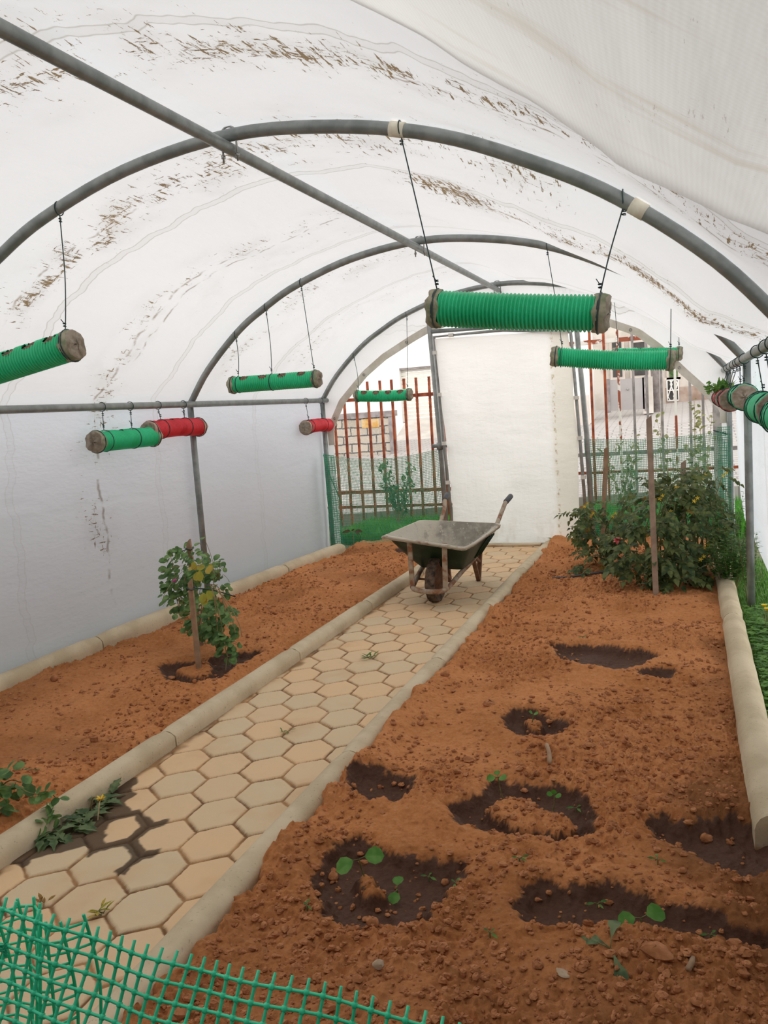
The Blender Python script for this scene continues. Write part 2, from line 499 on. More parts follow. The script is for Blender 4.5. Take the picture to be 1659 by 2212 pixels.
def grid_mesh(name, xs, ys, zf, mat, attrs, kind='structure'):
    X, Y = np.meshgrid(xs, ys)
    Z, at_ = zf(X, Y)
    nx, ny = len(xs), len(ys)
    me = bpy.data.meshes.new(name)
    co = np.stack([X, Y, Z], -1).reshape(-1, 3)
    idx = np.arange(nx*ny).reshape(ny, nx)
    q = np.stack([idx[:-1, :-1], idx[:-1, 1:], idx[1:, 1:], idx[1:, :-1]], -1).reshape(-1, 4)
    me.vertices.add(len(co)); me.vertices.foreach_set('co', co.ravel().astype(np.float32))
    me.loops.add(q.size); me.loops.foreach_set('vertex_index', q.ravel().astype(np.int32))
    me.polygons.add(len(q)); me.polygons.foreach_set('loop_start', np.arange(0, q.size, 4, dtype=np.int32))
    me.update(calc_edges=True)
    for k in attrs:
        a = me.attributes.new(k, 'FLOAT', 'POINT')
        a.data.foreach_set('value', at_[k].ravel().astype(np.float32))
    o = link_mesh(name, me, mat)
    o['kind'] = kind
    return o

def yrows(y0, y1, s0, s1):
    ys = [y0]
    while ys[-1] < y1:
        ys.append(ys[-1]+min(s1, s0*max(1, ys[-1]/1.6)))
    return np.array(ys)

# ------------------------------------------------------------------ ground: path and soil beds
PITS = {
 'P1': [(-0.74, 4.5), (-0.61, 4.53), (-0.46, 4.46), (-0.25, 4.43), (-0.16, 4.33), (-0.23, 4.23), (-0.25, 4.14), (-0.36, 4.05), (-0.49, 4.12), (-0.63, 4.22)],
 'P1b': [(-0.26, 4.06), (-0.23, 4.14), (-0.1, 4.14), (-0.09, 4.03), (-0.15, 3.98), (-0.24, 4.0)],
 'P2': [(-0.78, 3.39), (-0.74, 3.49), (-0.64, 3.5), (-0.53, 3.42), (-0.48, 3.34), (-0.49, 3.25), (-0.55, 3.2), (-0.65, 3.2), (-0.73, 3.28)],
 'P3': [(-1.16, 2.6), (-1.19, 2.73), (-1.13, 2.78), (-1.03, 2.8), (-0.96, 2.79), (-0.93, 2.68), (-0.94, 2.61), (-0.97, 2.56), (-1.05, 2.56)],
 'P4': [(-0.78, 2.56), (-0.73, 2.62), (-0.68, 2.68), (-0.69, 2.82), (-0.59, 2.8), (-0.43, 2.77), (-0.31, 2.68), (-0.29, 2.49), (-0.34, 2.45), (-0.48, 2.42), (-0.58, 2.44), (-0.7, 2.45)],
 'P5': [(-1.05, 2.04), (-1.07, 2.2), (-1.0, 2.3), (-0.87, 2.27), (-0.71, 2.25), (-0.64, 2.28), (-0.64, 2.19), (-0.65, 2.05), (-0.67, 1.97), (-0.74, 1.89), (-0.84, 1.87), (-0.94, 1.92), (-0.99, 1.99)],
 'P6': [(-0.17, 2.62), (-0.11, 2.66), (-0.02, 2.62), (0.09, 2.73), (0.17, 2.69), (0.21, 2.64), (0.17, 2.44), (0.11, 2.36), (0.06, 2.37), (-0.04, 2.45), (-0.13, 2.5)],
 'P7': [(-0.46, 2.05), (-0.46, 2.16), (-0.39, 2.21), (-0.27, 2.23), (-0.13, 2.19), (-0.02, 2.15), (0.09, 2.13), (0.18, 2.14), (0.18, 2.06), (0.07, 2.02), (-0.05, 2.03), (-0.18, 2.04), (-0.3, 2.01), (-0.41, 2.0)],
 'L1': [(-2.75, 3.81), (-2.81, 3.97), (-2.73, 4.04), (-2.62, 4.05), (-2.51, 4.18), (-2.37, 4.26), (-2.31, 4.18), (-2.3, 4.01), (-2.33, 3.86), (-2.3, 3.67), (-2.4, 3.61), (-2.58, 3.65)],
 'L3': [(-2.68, 7.55), (-2.65, 7.75), (-2.51, 7.64), (-2.43, 7.34), (-2.52, 7.25)],
}
ISLES = {
 'I2': [(-0.66, 3.39), (-0.61, 3.4), (-0.59, 3.32), (-0.62, 3.29)],
 'I4': [(-0.65, 2.62), (-0.58, 2.67), (-0.46, 2.6), (-0.36, 2.55), (-0.37, 2.5), (-0.43, 2.48), (-0.53, 2.5), (-0.61, 2.55)],
 'I5': [(-0.93, 2.11), (-0.89, 2.14), (-0.85, 2.08), (-0.81, 2.04), (-0.85, 2.02), (-0.89, 2.06)],
 'IL1': [(-2.65, 3.85), (-2.65, 3.92), (-2.54, 4.0), (-2.45, 3.87), (-2.45, 3.79), (-2.57, 3.78)],
}
DIMPLES = [(-2.90, 5.45, .19, .085), (-3.05, 4.75, .12, .05), (-3.1, 4.3, .1, .02), (-0.62, 6.9, .15, .04), (-.95, 7.5, .12, .03), (.0, 5.0, .16, .03), (.02, 3.2, .2, .03), (-2.6, 3.0, .25, .02), (-2.9, 2.6, .25, .02)]

def soil_h(x, y):
    w = fbm(x*9, y*9, 5, .6)*.055
    sd = np.full(x.shape, 1e9)
    for p in PITS.values():
        sd = np.minimum(sd, sdf_poly(x, y, p))
    si = np.full(x.shape, 1e9)
    for p in ISLES.values():
        si = np.minimum(si, sdf_poly(x, y, p))
    e = sd+w*.55+fbm(x*40, y*40, 2)*.012
    ei = si+w*.6+fbm(x*40, y*40, 2)*.014
    pit = sstep(e, .025, -.055)*sstep(ei, -.015, .028)
    rim = np.exp(-((sd-.05)/.05)**2)
    h = .045+fbm(x*1.7, y*1.7, 3)*.045
    h = h+rim*.015-pit*.047
    for cx, cy, r, dpt in DIMPLES:
        h = h-dpt*np.exp(-((x-cx)**2+(y-cy)**2)/(r*r))
    rough = 1-.75*pit
    bill = lambda f, o: 1-2*np.abs(fbm(x*f+o, y*f-o, 2))
    patch = sstep(fbm(x*2.6+5, y*2.6, 3), -.25, .3)
    h = h+rough*((.35+.9*patch)*(.013*(bill(17, 3.1)-.6)+.0105*(bill(38, 7.7)-.6)+.0065*(bill(82, 1.7)-.6))+.006*sstep(fbm(x*60, y*60, 2), .12, .5)*(.4+patch))
    h = h+.012*fbm(x*7, y*7, 3)
    h = h+pit*.006*fbm(x*50, y*50, 3)
    jag = fbm(x*105, y*105, 3)*.011
    wet = sstep(e+jag, .005, -.003)*sstep(ei+jag, -.003, .003)
    # one half-dry patch: the dimple behind the vine stays damp only at its heart
    return h, wet

def left_soil(x, y):
    h, wet = soil_h(x, y)
    edge = -3.46+.26*sstep(y, 4.0, 7.6)
    h = h-.022*sstep(x, edge+.22, edge+.08)+.01*fbm(x*6, y*6, 2)
    h = np.where(x < edge-.02, h-.10, h)
    h = h-.03*sstep(x, -2.30, -2.20)
    return h, {'wet': wet, 'damp_shade': np.maximum(sstep(fbm(x*2.1+3, y*2.1, 4), .02, .5)*.5, sstep((x+2.55)+.25*(y-2.6)+fbm(x*3, y*3, 4)*.5, .1, -.6)*.4)}  # random damp patches, plus shade painted in towards the near left corner
def right_soil(x, y):
    h, wet = soil_h(x, y)
    h = h+.028*sstep(x, -1.05, -1.18)*(1+1.3*vnoise(y*5, y*0+3.3))-.09*sstep(x+fbm(x*14, y*14, 3)*.05, -1.185, -1.255)
    h = h-.015*sstep(x, .02, .15)
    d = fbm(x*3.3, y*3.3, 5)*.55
    damp_shade = np.maximum(sstep(x-.0+d*.5, -.12, .16)*sstep(y, 3.9, 2.6), sstep((x+.45)*.75-(y-2.1)*.55+d, .05, .75))  # damp by the right kerb, plus light falloff painted towards the near corner
    damp_shade = np.maximum(damp_shade, sstep(x+d*.4, .02, .17)*.7)
    damp_shade = np.maximum(damp_shade, sstep(y+d*.8, 2.35, 1.7)*.42)  # dimming of the near end, painted into the soil colour
    return h, {'wet': wet, 'damp_shade': damp_shade}
grid_mesh('soil_bed', np.arange(-3.52, -2.12, .0058), yrows(1.9, 8.15, .0045, .018), left_soil, M['soil'], ['wet', 'damp_shade'])
grid_mesh('soil_bed', np.arange(-1.30, .22, .0042), yrows(1.0, 8.1, .0038, .018), right_soil, M['soil'], ['wet', 'damp_shade'])

WETMAIN = [(-2.12, 2.004), (-2.003, 1.996), (-2.018, 2.033), (-1.901, 2.135), (-1.827, 2.157), (-1.902, 2.251), (-1.924, 2.296), (-1.9, 2.395), (-1.967, 2.447), (-1.971, 2.523), (-2.015, 2.554), (-2.03, 2.61), (-2.061, 2.648), (-2.14, 2.599)]
WETJOINT = [(-1.849, 2.093), (-1.651, 2.017), (-1.63, 2.169), (-1.733, 2.362), (-1.812, 2.367), (-1.902, 2.412), (-1.96, 2.264)]
HW, HP, HX, HY = .1865, .1875, -1.490, 3.01
def path_h(x, y):
    n0 = np.floor((y-HY)/HP+.5).astype(int)
    best = np.full(x.shape, 9.); sec = np.full(x.shape, 9.); tint = np.zeros(x.shape); tilt = np.zeros(x.shape)
    for dn in (-1, 0, 1):
        n = n0+dn
        off = np.where(n % 2 == 0, 0., HW/2)
        k0 = np.floor((x-HX-off)/HW+.5).astype(int)
        for dk in (-1, 0, 1):
            k = k0+dk
            hsh = lambda s: TAB[(k*37+s*11) & 255, (n*91+s*53) & 255]
            cx = HX+off+k*HW+(hsh(1)-.5)*.010; cy = HY+n*HP+(hsh(2)-.5)*.010
            d = np.hypot(x-cx, (y-cy)*.80)
            t = hsh(3)
            tl = (hsh(4)-.5)*.03*(x-cx)+(hsh(5)-.5)*.03*(y-cy)+(hsh(6)-.5)*.003
            nb = d < best
            sec = np.where(nb, best, np.minimum(sec, d))
            tint = np.where(nb, t, tint); tilt = np.where(nb, tl, tilt)
            best = np.where(nb, d, best)
    jd = (sec-best)/2
    jd = jd+fbm(x*60, y*60, 2)*.0028+fbm(x*14, y*14, 2)*.002
    top = sstep(jd, .0008, .0105)
    joint = sstep(jd, .0064, .0028)
    h = -.005+.007*top+tilt*top+fbm(x*25, y*25, 3)*.0012
    sidesand = np.maximum(sstep(x+fbm(x*9, y*9, 3)*.05, -2.04, -2.075), sstep(x+fbm(x*9, y*9, 3)*.03, -1.33, -1.315))
    h = h*(1-.5*sidesand)+.001*sidesand
    joint = np.maximum(joint, sidesand*.85)
    jit = fbm(x*30, y*30, 2)*.012
    wet = sstep(sdf_poly(x, y, WETMAIN)+jit, .004, -.004)
    wj = sstep(sdf_poly(x, y, WETJOINT)+jit, .01, -.004)*sstep(jd+jit*.8, .024, .017)
    wet = np.maximum(wet, wj)
    return h, {'tint': tint, 'joint': joint, 'wet': wet}
fl = grid_mesh('floor', np.arange(-2.14, -1.22, .0034), yrows(1.1, 7.95, .0036, .0075), path_h, M['paver'], ['tint', 'joint', 'wet'])

# kerbstones: rounded concrete lengths laid end to end
def kerb(a, b, width, height, label, group, round_top=True, drop=-.04):
    mb = MB()
    a = Vector((*a, 0)); b = Vector((*b, 0))
    d = (b-a).normalized(); s = Vector((d.y, -d.x, 0))
    prof = [(-.5, drop), (-.5, height*.45)]
    for k in range(9):
        t = math.pi*(1-k/8)
        prof.append((math.cos(t)*.5, height*.45+math.sin(t)*height*.55))
    prof += [(.5, drop)]
    n = 22; L = (b-a).length
    vs = []
    for i in range(n+1):
        t = i/n
        e = 1-.10*max(0, 1-min(t, 1-t)*L/.012)
        p = a+d*L*t
        for q, (u, z) in enumerate(prof):
            j = .0009*math.sin(i*1.7+q*.6+a.y*9)+.0014*math.sin(i*.63+q*2.2)
            vs.append(p+s*(u*width*e+j)+Vector((0, 0, z*(e if z > 0 else 1)+(j if z > .02 else 0))))
    np_ = len(prof)
    fs = [(i*np_+k, i*np_+k+1, (i+1)*np_+k+1, (i+1)*np_+k) for i in range(n) for k in range(np_-1)]
    fs += [tuple(range(np_))[::-1], tuple(n*np_+k for k in range(np_))]
    mb.add(vs, fs)
    return tag(build('kerbstone', mb, M['kerb'], auto=50), label, 'kerb', group)
LN = ['nearest the camera, beside the wet pavers', 'second from the camera', 'third from the camera', 'just before the wheelbarrow', 'beside and behind the wheelbarrow wheel']
yy = [1.76, 2.955, 4.196, 5.368, 6.58, 7.75]
for i in range(5):
    kerb((-2.125, yy[i]+.004), (-2.125, yy[i+1]-.004), .10, .072, 'concrete kerbstone on left side of path, '+LN[i], 'kerbstones on the left side of the path')
yy = [1.15, 2.905, 4.135, 5.324, 6.55, 7.87]
LN = ['nearest the camera, half buried in soil', 'second from the camera', 'third from the camera', 'opposite the wheelbarrow', 'farthest away, ending by the door curtain']
for i in range(5):
    kerb((-1.262, yy[i]+.004), (-1.262+.03*(i == 4), yy[i+1]-.004), .098, .068, 'rounded concrete kerbstone on right side of path, '+LN[i], 'kerbstones on the right side of the path')
lk = [(-3.46, 1.9), (-3.475, 4.22), (-3.33, 6.54), (-3.235, 7.62)]
LN = ['near the left edge', 'middle length behind the staked vine', 'far length ending near the grass']
for i in range(3):
    kerb((lk[i][0], lk[i][1]+.006), (lk[i+1][0], lk[i+1][1]-.006), .115, .105, 'concrete kerbstone along the left plastic wall, '+LN[i], 'kerbstones along the left wall')
kerb((.205, 5.05), (.205, 7.4), .115, .105, 'concrete kerbstone along the right wall, far length among the weeds', 'kerbstones along the right wall')
kerb((.205, 2.60), (.205, 5.04), .115, .105, 'long rounded concrete kerbstone at the right edge of the bed', 'kerbstones along the right wall')
kerb((.265, 1.3), (.265, 2.72), .10, .105, 'concrete kerbstone cut off at the right edge, nearest the camera', 'kerbstones along the right wall')
mb = MB(); mb.box((-2.02, 7.86, -.02), (-1.33, 7.95, .022))
tag(build('door_sill', mb, M['kerb'], smooth=False), kind='structure')

# ground outside
def outer_ground():
    mb = MB()
    mb.add([(-14, -6, -.06), (10, -6, -.06), (10, 9.7, -.03), (-14, 9.7, -.03)], [(0, 1, 2, 3)])
    o = build('ground', mb, M['ground'], smooth=False, base=False)
    tag(o, kind='structure')
outer_ground()
mb = MB()
mb.add([(-14, 9.7, .05), (-4, 9.7, .12), (.3, 9.7, .30), (8, 9.7, .5), (-14, 13.2, .62), (-4, 13.2, .70), (-1.2, 13.2, .83), (1.2, 13.2, .93), (8, 13.2, 1.0),
        (-14, 18, .80), (-4, 18, 1.05), (0, 18, 1.18), (8, 18, 1.3)],
       [(0, 1, 5, 4), (1, 2, 6, 5), (2, 3, 8, 7, 6), (4, 5, 10, 9), (5, 6, 11, 10), (6, 7, 11), (7, 8, 12, 11)])
mb.add([(-14, 9.7, -.1), (8, 9.7, -.1), (8, 9.7, .5), (.3, 9.7, .3), (-4, 9.7, .12), (-14, 9.7, .05)], [(0, 1, 2, 3, 4, 5)])
tag(build('road', mb, M['cobble'], smooth=False, base=False), kind='structure')

mb = MB()
mb.box((-4.9, -3, -.05), (-4.65, 9.3, 1.75))  # unseen wall, added only to keep daylight off the lower left sheet
tag(build('light_blocker_left', mb, M['irongrey'], smooth=False), kind='structure')
mb = MB()
mb.box((-7, -1.2, -.05), (4, -.9, 3.4)); mb.box((-5, -.9, 2.75), (2.2, -.35, 2.9)); mb.box((1.3, -.9, -.05), (1.5, 2.7, 2.9))  # unseen wall, porch roof and side wall, added to shade the near end
tag(build('light_blocker_near_end', mb, M['irongrey'], smooth=False), kind='structure')

# ------------------------------------------------------------------ plastic tunnel
HOOP = [(-3.525, 1.5), (-3.345, 1.74), (-3.062, 2.0), (-2.83, 2.145), (-2.573, 2.27), (-2.142, 2.40), (-1.647, 2.455), (-1.203, 2.41), (-.82, 2.315), (-.48, 2.165), (-.20, 2.005), (.10, 1.765), (.336, 1.5)]
def arch_pts(off, n=72):
    c = spline([(x, 0, z) for x, z in HOOP], n)
    out = []
    for i, p in enumerate(c):
        t = (c[min(i+1, n)]-c[max(i-1, 0)]).normalized()
        out.append(Vector((p.x-t.z*off, 0, p.z+t.x*off)))
    return out
HY1, HY2, HY3, HY0 = 3.0945, 5.616, 8.1, .56
SOFF = .034

def sheet_grid(name, prof, y0, y1, ny, mat, u0, sagf, kind='structure'):
    ys = np.linspace(y0, y1, ny+1)
    n = len(prof); vs = []; uvs = []
    su = [u0]
    for i in range(1, n):
        su.append(su[-1]+(prof[i]-prof[i-1]).length)
    for y in ys:
        for i, p in enumerate(prof):
            t = (prof[min(i+1, n-1)]-prof[max(i-1, 0)]).normalized()
            nx, nz = t.z, -t.x      # inward
            s = sagf(su[i], y)
            vs.append((p.x+nx*s, y, p.z+nz*s)); uvs.append((su[i], y))
    fs = [(j*n+i, j*n+i+1, (j+1)*n+i+1, (j+1)*n+i) for j in range(ny) for i in range(n-1)]
    mb = MB(); mb.add(vs, fs)
    o = build(name, mb, mat, base=False)
    me = o.data
    ul = me.uv_layers.new(name='UVMap')
    arr = np.array(uvs, dtype=np.float32)
    li = np.zeros(len(me.loops), dtype=np.int32)
    me.loops.foreach_get('vertex_index', li)
    ul.data.foreach_set('uv', arr[li].ravel())
    tag(o, kind=kind)
    return o

def hoop_gap(y):
    for a, b in ((HY0, HY1), (HY1, HY2), (HY2, HY3)):
        if a <= y <= b:
            return math.sin(math.pi*(y-a)/(b-a)), (y-a)/(b-a)
    return 0, 0
def n1(x, y):
    return float(vnoise(np.array([x]), np.array([y]))[0])
def roof_sag(u, y):
    g, t = hoop_gap(y)
    side = min(max((u-4.25)/1.0, 0), 1)
    amp = .035+.045*side
    if y > HY2: amp = .03+.105*min(max((u-3.85)/.35, 0), 1)
    elif y > HY1: amp = .035+.115*min(max((u-4.0)/1.0, 0), 1)
    end = min(max((u-1.5)/.35, 0), 1)*min(max((6.05-u)/.3, .15), 1)
    return end*(amp*g**.8+g*.05*n1(u*1.9+3, y*2.1)+.016*g*n1(u*5, y*4))
def wall_sag(u, y):
    g, t = hoop_gap(y)
    return .012+.03*g*n1(u*1.3, y*1.2+7)+.010*n1(u*4, y*3)

arch = arch_pts(SOFF)
LW = [Vector((-3.60, 0, -.03)), Vector((-3.597, 0, .3)), Vector((-3.592, 0, .6)), Vector((-3.588, 0, .9)), Vector((-3.582, 0, 1.2)), Vector((-3.57, 0, 1.4)), arch[0].copy()]
LW = spline(LW, 26)
RW = [arch[-1].copy(), Vector((.395, 0, 1.3)), Vector((.40, 0, 1.0)), Vector((.405, 0, .7)), Vector((.42, 0, .4)), Vector((.45, 0, .18))]
RW = spline(RW, 22)
sheet_grid('ceiling', arch, 1.835, 8.16, 76, M['sheet'], 1.53, roof_sag)
def lining_sag(u, y):
    # loose second layer of sheet at the near end: its free edge hangs below the roof on the right
    o = float(np.interp(u, [4.2, 4.55, 4.68, 4.82, 4.95, 5.1, 5.3, 5.5, 5.75, 6.0], [.001, .003, .022, .052, .070, .095, .122, .142, .112, .03]))
    t = min(max((y-.45)/1.4, 0), 1)
    return max(roof_sag(u, y)+.006, roof_sag(u, y)*(1-t)+o*(.3+.7*t)+(.010*n1(u*4.5, y*1.5+2)+.006*n1(u*11, y*2))*t*min(max((u-4.5)/.4, 0), 1)+.003)
sheet_grid('ceiling', arch_pts(SOFF, 110), .45, 1.86, 30, M['sheet_old'], 1.53, lining_sag)
sheet_grid('wall_left', LW, .45, 8.16, 60, M['sheet_wall'], 0.0, wall_sag)
sheet_grid('wall_right', RW, .45, 8.16, 60, M['sheet_wall'], 6.1, lambda u, y: .25*wall_sag(u, y))

def hoop(y, label, bands=(), right_post=True):
    t = thing('tunnel_hoop', (-1.595, y, 0), label, 'frame', 'bent pipe hoops of the tunnel')
    pts = spline([(x, y, z) for x, z in HOOP], 60)
    mb = MB(); mb.tube(pts, .0245, 12)
    build('arch', mb, M['pipe'], t)
    for x in (-3.525, .336):
        mb = MB(); mb.tube([(x, y, -.1), (x, y, .8), (x, y, 1.515)], .0235, 12)
        build('post', mb, M['pipe'], t)
    for (x, ) in bands:
        i = min(range(len(pts)), key=lambda k: abs(pts[k].x-x))
        d = (pts[i+1]-pts[i-1]).normalized()
        mb = MB(); mb.tube([pts[i]-d*.028, pts[i], pts[i]+d*.028], .0275, 14)
        tag(build('tape_band', mb, M['tape'], t), 'cream tape wrapped round the pipe')
    return t
hoop(HY1, 'grey bent pipe hoop nearest the camera, wrapped with two cream tape bands', ((-.935,), (-.165,)))
hoop(HY2, 'grey bent pipe hoop in the middle of the tunnel, behind the tape-banded one')
hoop(HY3, 'grey bent pipe hoop at the far end, around the door curtain')

RX, RZ = -1.655, 2.405
t = thing('ridge_pipe', (RX, 4.9, RZ), 'long straight grey pipe running under the top of the hoops', 'pipe')
mb = MB(); mb.tube([(RX, .5, RZ), (RX, 3, RZ), (RX, 6, RZ), (RX, 8.22, RZ)], .0235, 14)
build('pipe', mb, M['pipe'], t)
for y in (HY1, HY2, HY3):
    mb = MB()
    pts = [(RX-.031, y, RZ-.05)]+[(RX-.031, y, RZ+.02)]+[(RX-.031*math.cos(a), y, RZ+.055+.028*math.sin(a)) for a in np.linspace(0, math.pi, 9)]+[(RX+.031, y, RZ+.02), (RX+.031, y, RZ-.05)]
    mb.tube(pts, .0045, 6)
    for s in (-1, 1):
        mb.tube([(RX+s*.031, y, RZ-.034), (RX+s*.031, y, RZ-.022)], .009, 6)
    build('u_bolt', mb, M['bolt'], t)

def purlin(x, y0, y1, label):
    t = thing('side_rail', (x, (y0+y1)/2, 1.5), label, 'pipe')
    mb = MB(); mb.tube([(x, y0, 1.5), (x, (y0+y1)/2, 1.5), (x, y1, 1.5)], .0235, 14)
    build('pipe', mb, M['pipe'], t)
    mb = MB()
    mb.tube([(x, y1-.02, 1.5), (x, y1+.03, 1.49), (x+.01, y1+.07, 1.47)], .004, 5)
    build('tie_end', mb, M['wire'], t)
    return t
purlin(-3.485, .6, 8.24, 'grey horizontal side rail along the left plastic wall')
purlin(.30, .6, 8.2, 'grey horizontal side rail along the right plastic wall')

# gable strip at the far end with its stitched hem and eyelets
OUTER = [(p.x, p.z) for p in arch_pts(.02, 60)]
INNER = [(-3.45, .0), (-3.443, .86), (-3.44, 1.21), (-3.30, 1.46), (-3.03, 1.72), (-2.82, 1.865), (-2.52, 2.015), (-2.36, 2.085), (-2.0, 2.17), (-1.6, 2.19), (-1.1, 2.12), (-.68, 1.99), (-.42, 1.875), (-.246, 1.725), (-.057, 1.51), (.13, 1.315), (.272, 1.155), (.275, .8), (.285, .0)]
OUTL = [(-3.55, .0), (-3.55, .8)]+OUTER+[(.36, .8), (.37, .0)]
def resample(poly, n):
    P = [Vector((a, 0, b)) for a, b in poly]
    L = [0]
    for i in range(1, len(P)): L.append(L[-1]+(P[i]-P[i-1]).length)
    out = []
    for k in range(n+1):
        s = L[-1]*k/n; i = 0
        while i < len(P)-2 and L[i+1] < s: i += 1
        out.append(P[i].lerp(P[i+1], (s-L[i])/max(1e-6, L[i+1]-L[i])))
    return out
NG = 150
go = resample(OUTL, NG); gi = resample(INNER, NG)
gy = 8.13
t = thing('wall_back', (-1.595, gy, 0), None, None, None, 'structure')
vs = []; uvs = []
for k in range(NG+1):
    for j in range(7):
        p = go[k].lerp(gi[k], j/6)
        vs.append((p.x, gy+.02*n1(k*.16, j*.7)*(1-abs(j-3)/3.5)+.01*n1(k*.4, 3.), p.z)); uvs.append((p.x+4, p.z))
mb = MB(); mb.add(vs, [(k*7+j, k*7+j+1, (k+1)*7+j+1, (k+1)*7+j) for k in range(NG) for j in range(6)])
o = build('gable_sheet', mb, M['sheet_gable'], t)
ul = o.data.uv_layers.new(name='UVMap')
arr = np.array(uvs, dtype=np.float32); li = np.zeros(len(o.data.loops), dtype=np.int32)
o.data.loops.foreach_get('vertex_index', li); ul.data.foreach_set('uv', arr[li].ravel())
hp = [i for i, p in enumerate(gi) if p.z > 1.02]
mb = MB(); vs = []
for i in hp:
    p = gi[i]; d = (gi[min(i+1, NG)]-gi[max(i-1, 0)]).normalized(); nn = Vector((-d.z, 0, d.x))
    for q in (-.012, .055):
        for dy in (-.008, .006):
            w = p+nn*q; vs.append((w.x, gy-.006+dy, w.z))
m_ = len(hp)
fs = []
for k in range(m_-1):
    a = k*4; b = a+4
    fs += [(a, b, b+2, a+2), (a+1, a+3, b+3, b+1), (a, a+1, b+1, b), (a+2, b+2, b+3, a+3)]
mb.add(vs, fs)
tag(build('hem', mb, M['hem'], t, smooth=False), 'beige stitched hem with eyelets')
for i in range(len(hp)//12):
    k = hp[6+i*12]
    p = gi[k]; d = (gi[k+1]-gi[k-1]).normalized(); nn = Vector((-d.z, 0, d.x)); c = p+nn*.022
    mb = MB()
    mb.tube([(c.x+.011*math.cos(a), gy-.017, c.z+.011*math.sin(a)) for a in np.linspace(0, 2*math.pi, 13)], .0038, 5, cap=False)
    build('eyelet', mb, M['bolt'], t)

# door frame and its white curtain
t = thing('door_1', (-1.6, 8.05, 0), None, None, None, 'structure')
def pipe_part(name, pts, r, mat, par):
    mb = MB(); mb.tube(pts, r, 10); return build(name, mb, mat, par)
DY = 8.04
pipe_part('door_post', [(-2.268, DY, -.05), (-2.285, DY, 1.0), (-2.325, DY, 2.27)], .024, M['pipe_light'], t)
pipe_part('door_post', [(-.862, DY, -.05), (-.885, DY, 1.0), (-.945, DY, 2.15)], .024, M['pipe_light'], t)
pipe_part('top_bar', [(-2.32, DY, 2.075), (-1.6, DY, 2.06), (-.94, DY, 1.97)], .02, M['pipe'], t)
CY = 8.0
pipe_part('curtain_frame', [(-2.195, CY, .05), (-2.235, CY, 1.0), (-2.27, CY, 2.02), (-1.6, CY, 2.02), (-.985, CY, 1.94), (-.945, CY, 1.0), (-.91, CY, .05)], .016, M['pipe_light'], t)
vs = []; uvs = []
nx, nz = 46, 46
for j in range(nz+1):
    z = .015+(1.985)*j/nz
    xl = -2.17-.085*z/2+.03*n1(z*2, 1.); xr = -.955-.02*z+.035*n1(z*3, 5.)
    for i in range(nx+1):
        s = i/nx
        x = xl+(xr-xl)*s
        zz = z*(1-.02*s*(z/2))
        yv = CY-.024+.045*n1(x*1.3+9, z*.8)*min(1, 6*min(s, 1-s))+.02*n1(x*4, z*2.5+4)+.012*math.sin(s*26)*max(0, s-.85)/.15
        vs.append((x, yv, zz)); uvs.append((x+3.2, z*.5+.1))
mb = MB(); mb.add(vs, [(j*(nx+1)+i, j*(nx+1)+i+1, (j+1)*(nx+1)+i+1, (j+1)*(nx+1)+i) for j in range(nz) for i in range(nx)])
def curtain_material():
    N = NT('cream_white_door_curtain')
    uv = N.n('ShaderNodeUVMap').outputs[0]
    sp = N.n('ShaderNodeSeparateXYZ'); N.put(sp.inputs[0], uv)
    u, v = sp.outputs[0], sp.outputs[1]
    c = N.noise(N.mapping(uv, (1.5, 3, 1)), 1.0, 4)
    col = N.mix(c, (.93, .91, .885), (.975, .96, .94))
    edge = N.step(N.math('ADD', u, N.math('MULTIPLY', N.math('SUBTRACT', N.noise(N.mapping(uv, (4, 7, 1)), 1.0, 3), .5), .12)), 1.98, 2.06)
    col = N.mix(N.math('MULTIPLY', edge, .55), col, (.76, .70, .58))
    ln = N.math('SUBTRACT', 1.0, N.math('DIVIDE', N.math('ABSOLUTE', N.math('SUBTRACT', N.math('ADD', u, N.math('MULTIPLY', N.math('SUBTRACT', N.noise(N.mapping(uv, (1, 9, 1)), 1.0, 3), .5), .06)), 2.04)), .02), clamp=True)
    d = N.math('MULTIPLY', ln, N.step(N.noise(N.mapping(uv, (26, 40, 1)), 1.0, 5, .7), .5, .6))
    low = N.math('MULTIPLY', N.step(v, .32, .12), N.step(N.noise(N.mapping(uv, (9, 9, 1)), 1.0, 4), .45, .75))
    d = N.math('MAXIMUM', d, N.math('MULTIPLY', low, .35))
    col = N.mix(N.math('MULTIPLY', d, .8), col, (.42, .30, .14))
    h = N.math('ADD', N.noise(N.mapping(uv, (2.2, 9, 1)), 1.0, 5, .6), N.math('MULTIPLY', N.noise(N.mapping(uv, (9, 3, 1)), 1.0, 3), .5))
    nrm = N.bump(h, .4, .05)
    df = N.n('ShaderNodeBsdfDiffuse'); N.put(df.inputs[0], col); N.put(df.inputs['Normal'], nrm)
    tr = N.n('ShaderNodeBsdfTranslucent'); N.put(tr.inputs[0], col); N.put(tr.inputs['Normal'], nrm)
    mx = N.n('ShaderNodeMixShader'); mx.inputs[0].default_value = .74
    N.t.links.new(df.outputs[0], mx.inputs[1]); N.t.links.new(tr.outputs[0], mx.inputs[2])
    return N.done(mx.outputs[0])
M['curtain'] = curtain_material()
o = build('curtain', mb, M['curtain'], t)
ul = o.data.uv_layers.new(name='UVMap')
arr = np.array(uvs, dtype=np.float32); li = np.zeros(len(o.data.loops), dtype=np.int32)
o.data.loops.foreach_get('vertex_index', li); ul.data.foreach_set('uv', arr[li].ravel())
M['clip'] = two_tone('white_plastic_clip', (.7, .68, .62), (.8, .78, .72), 20, .5)
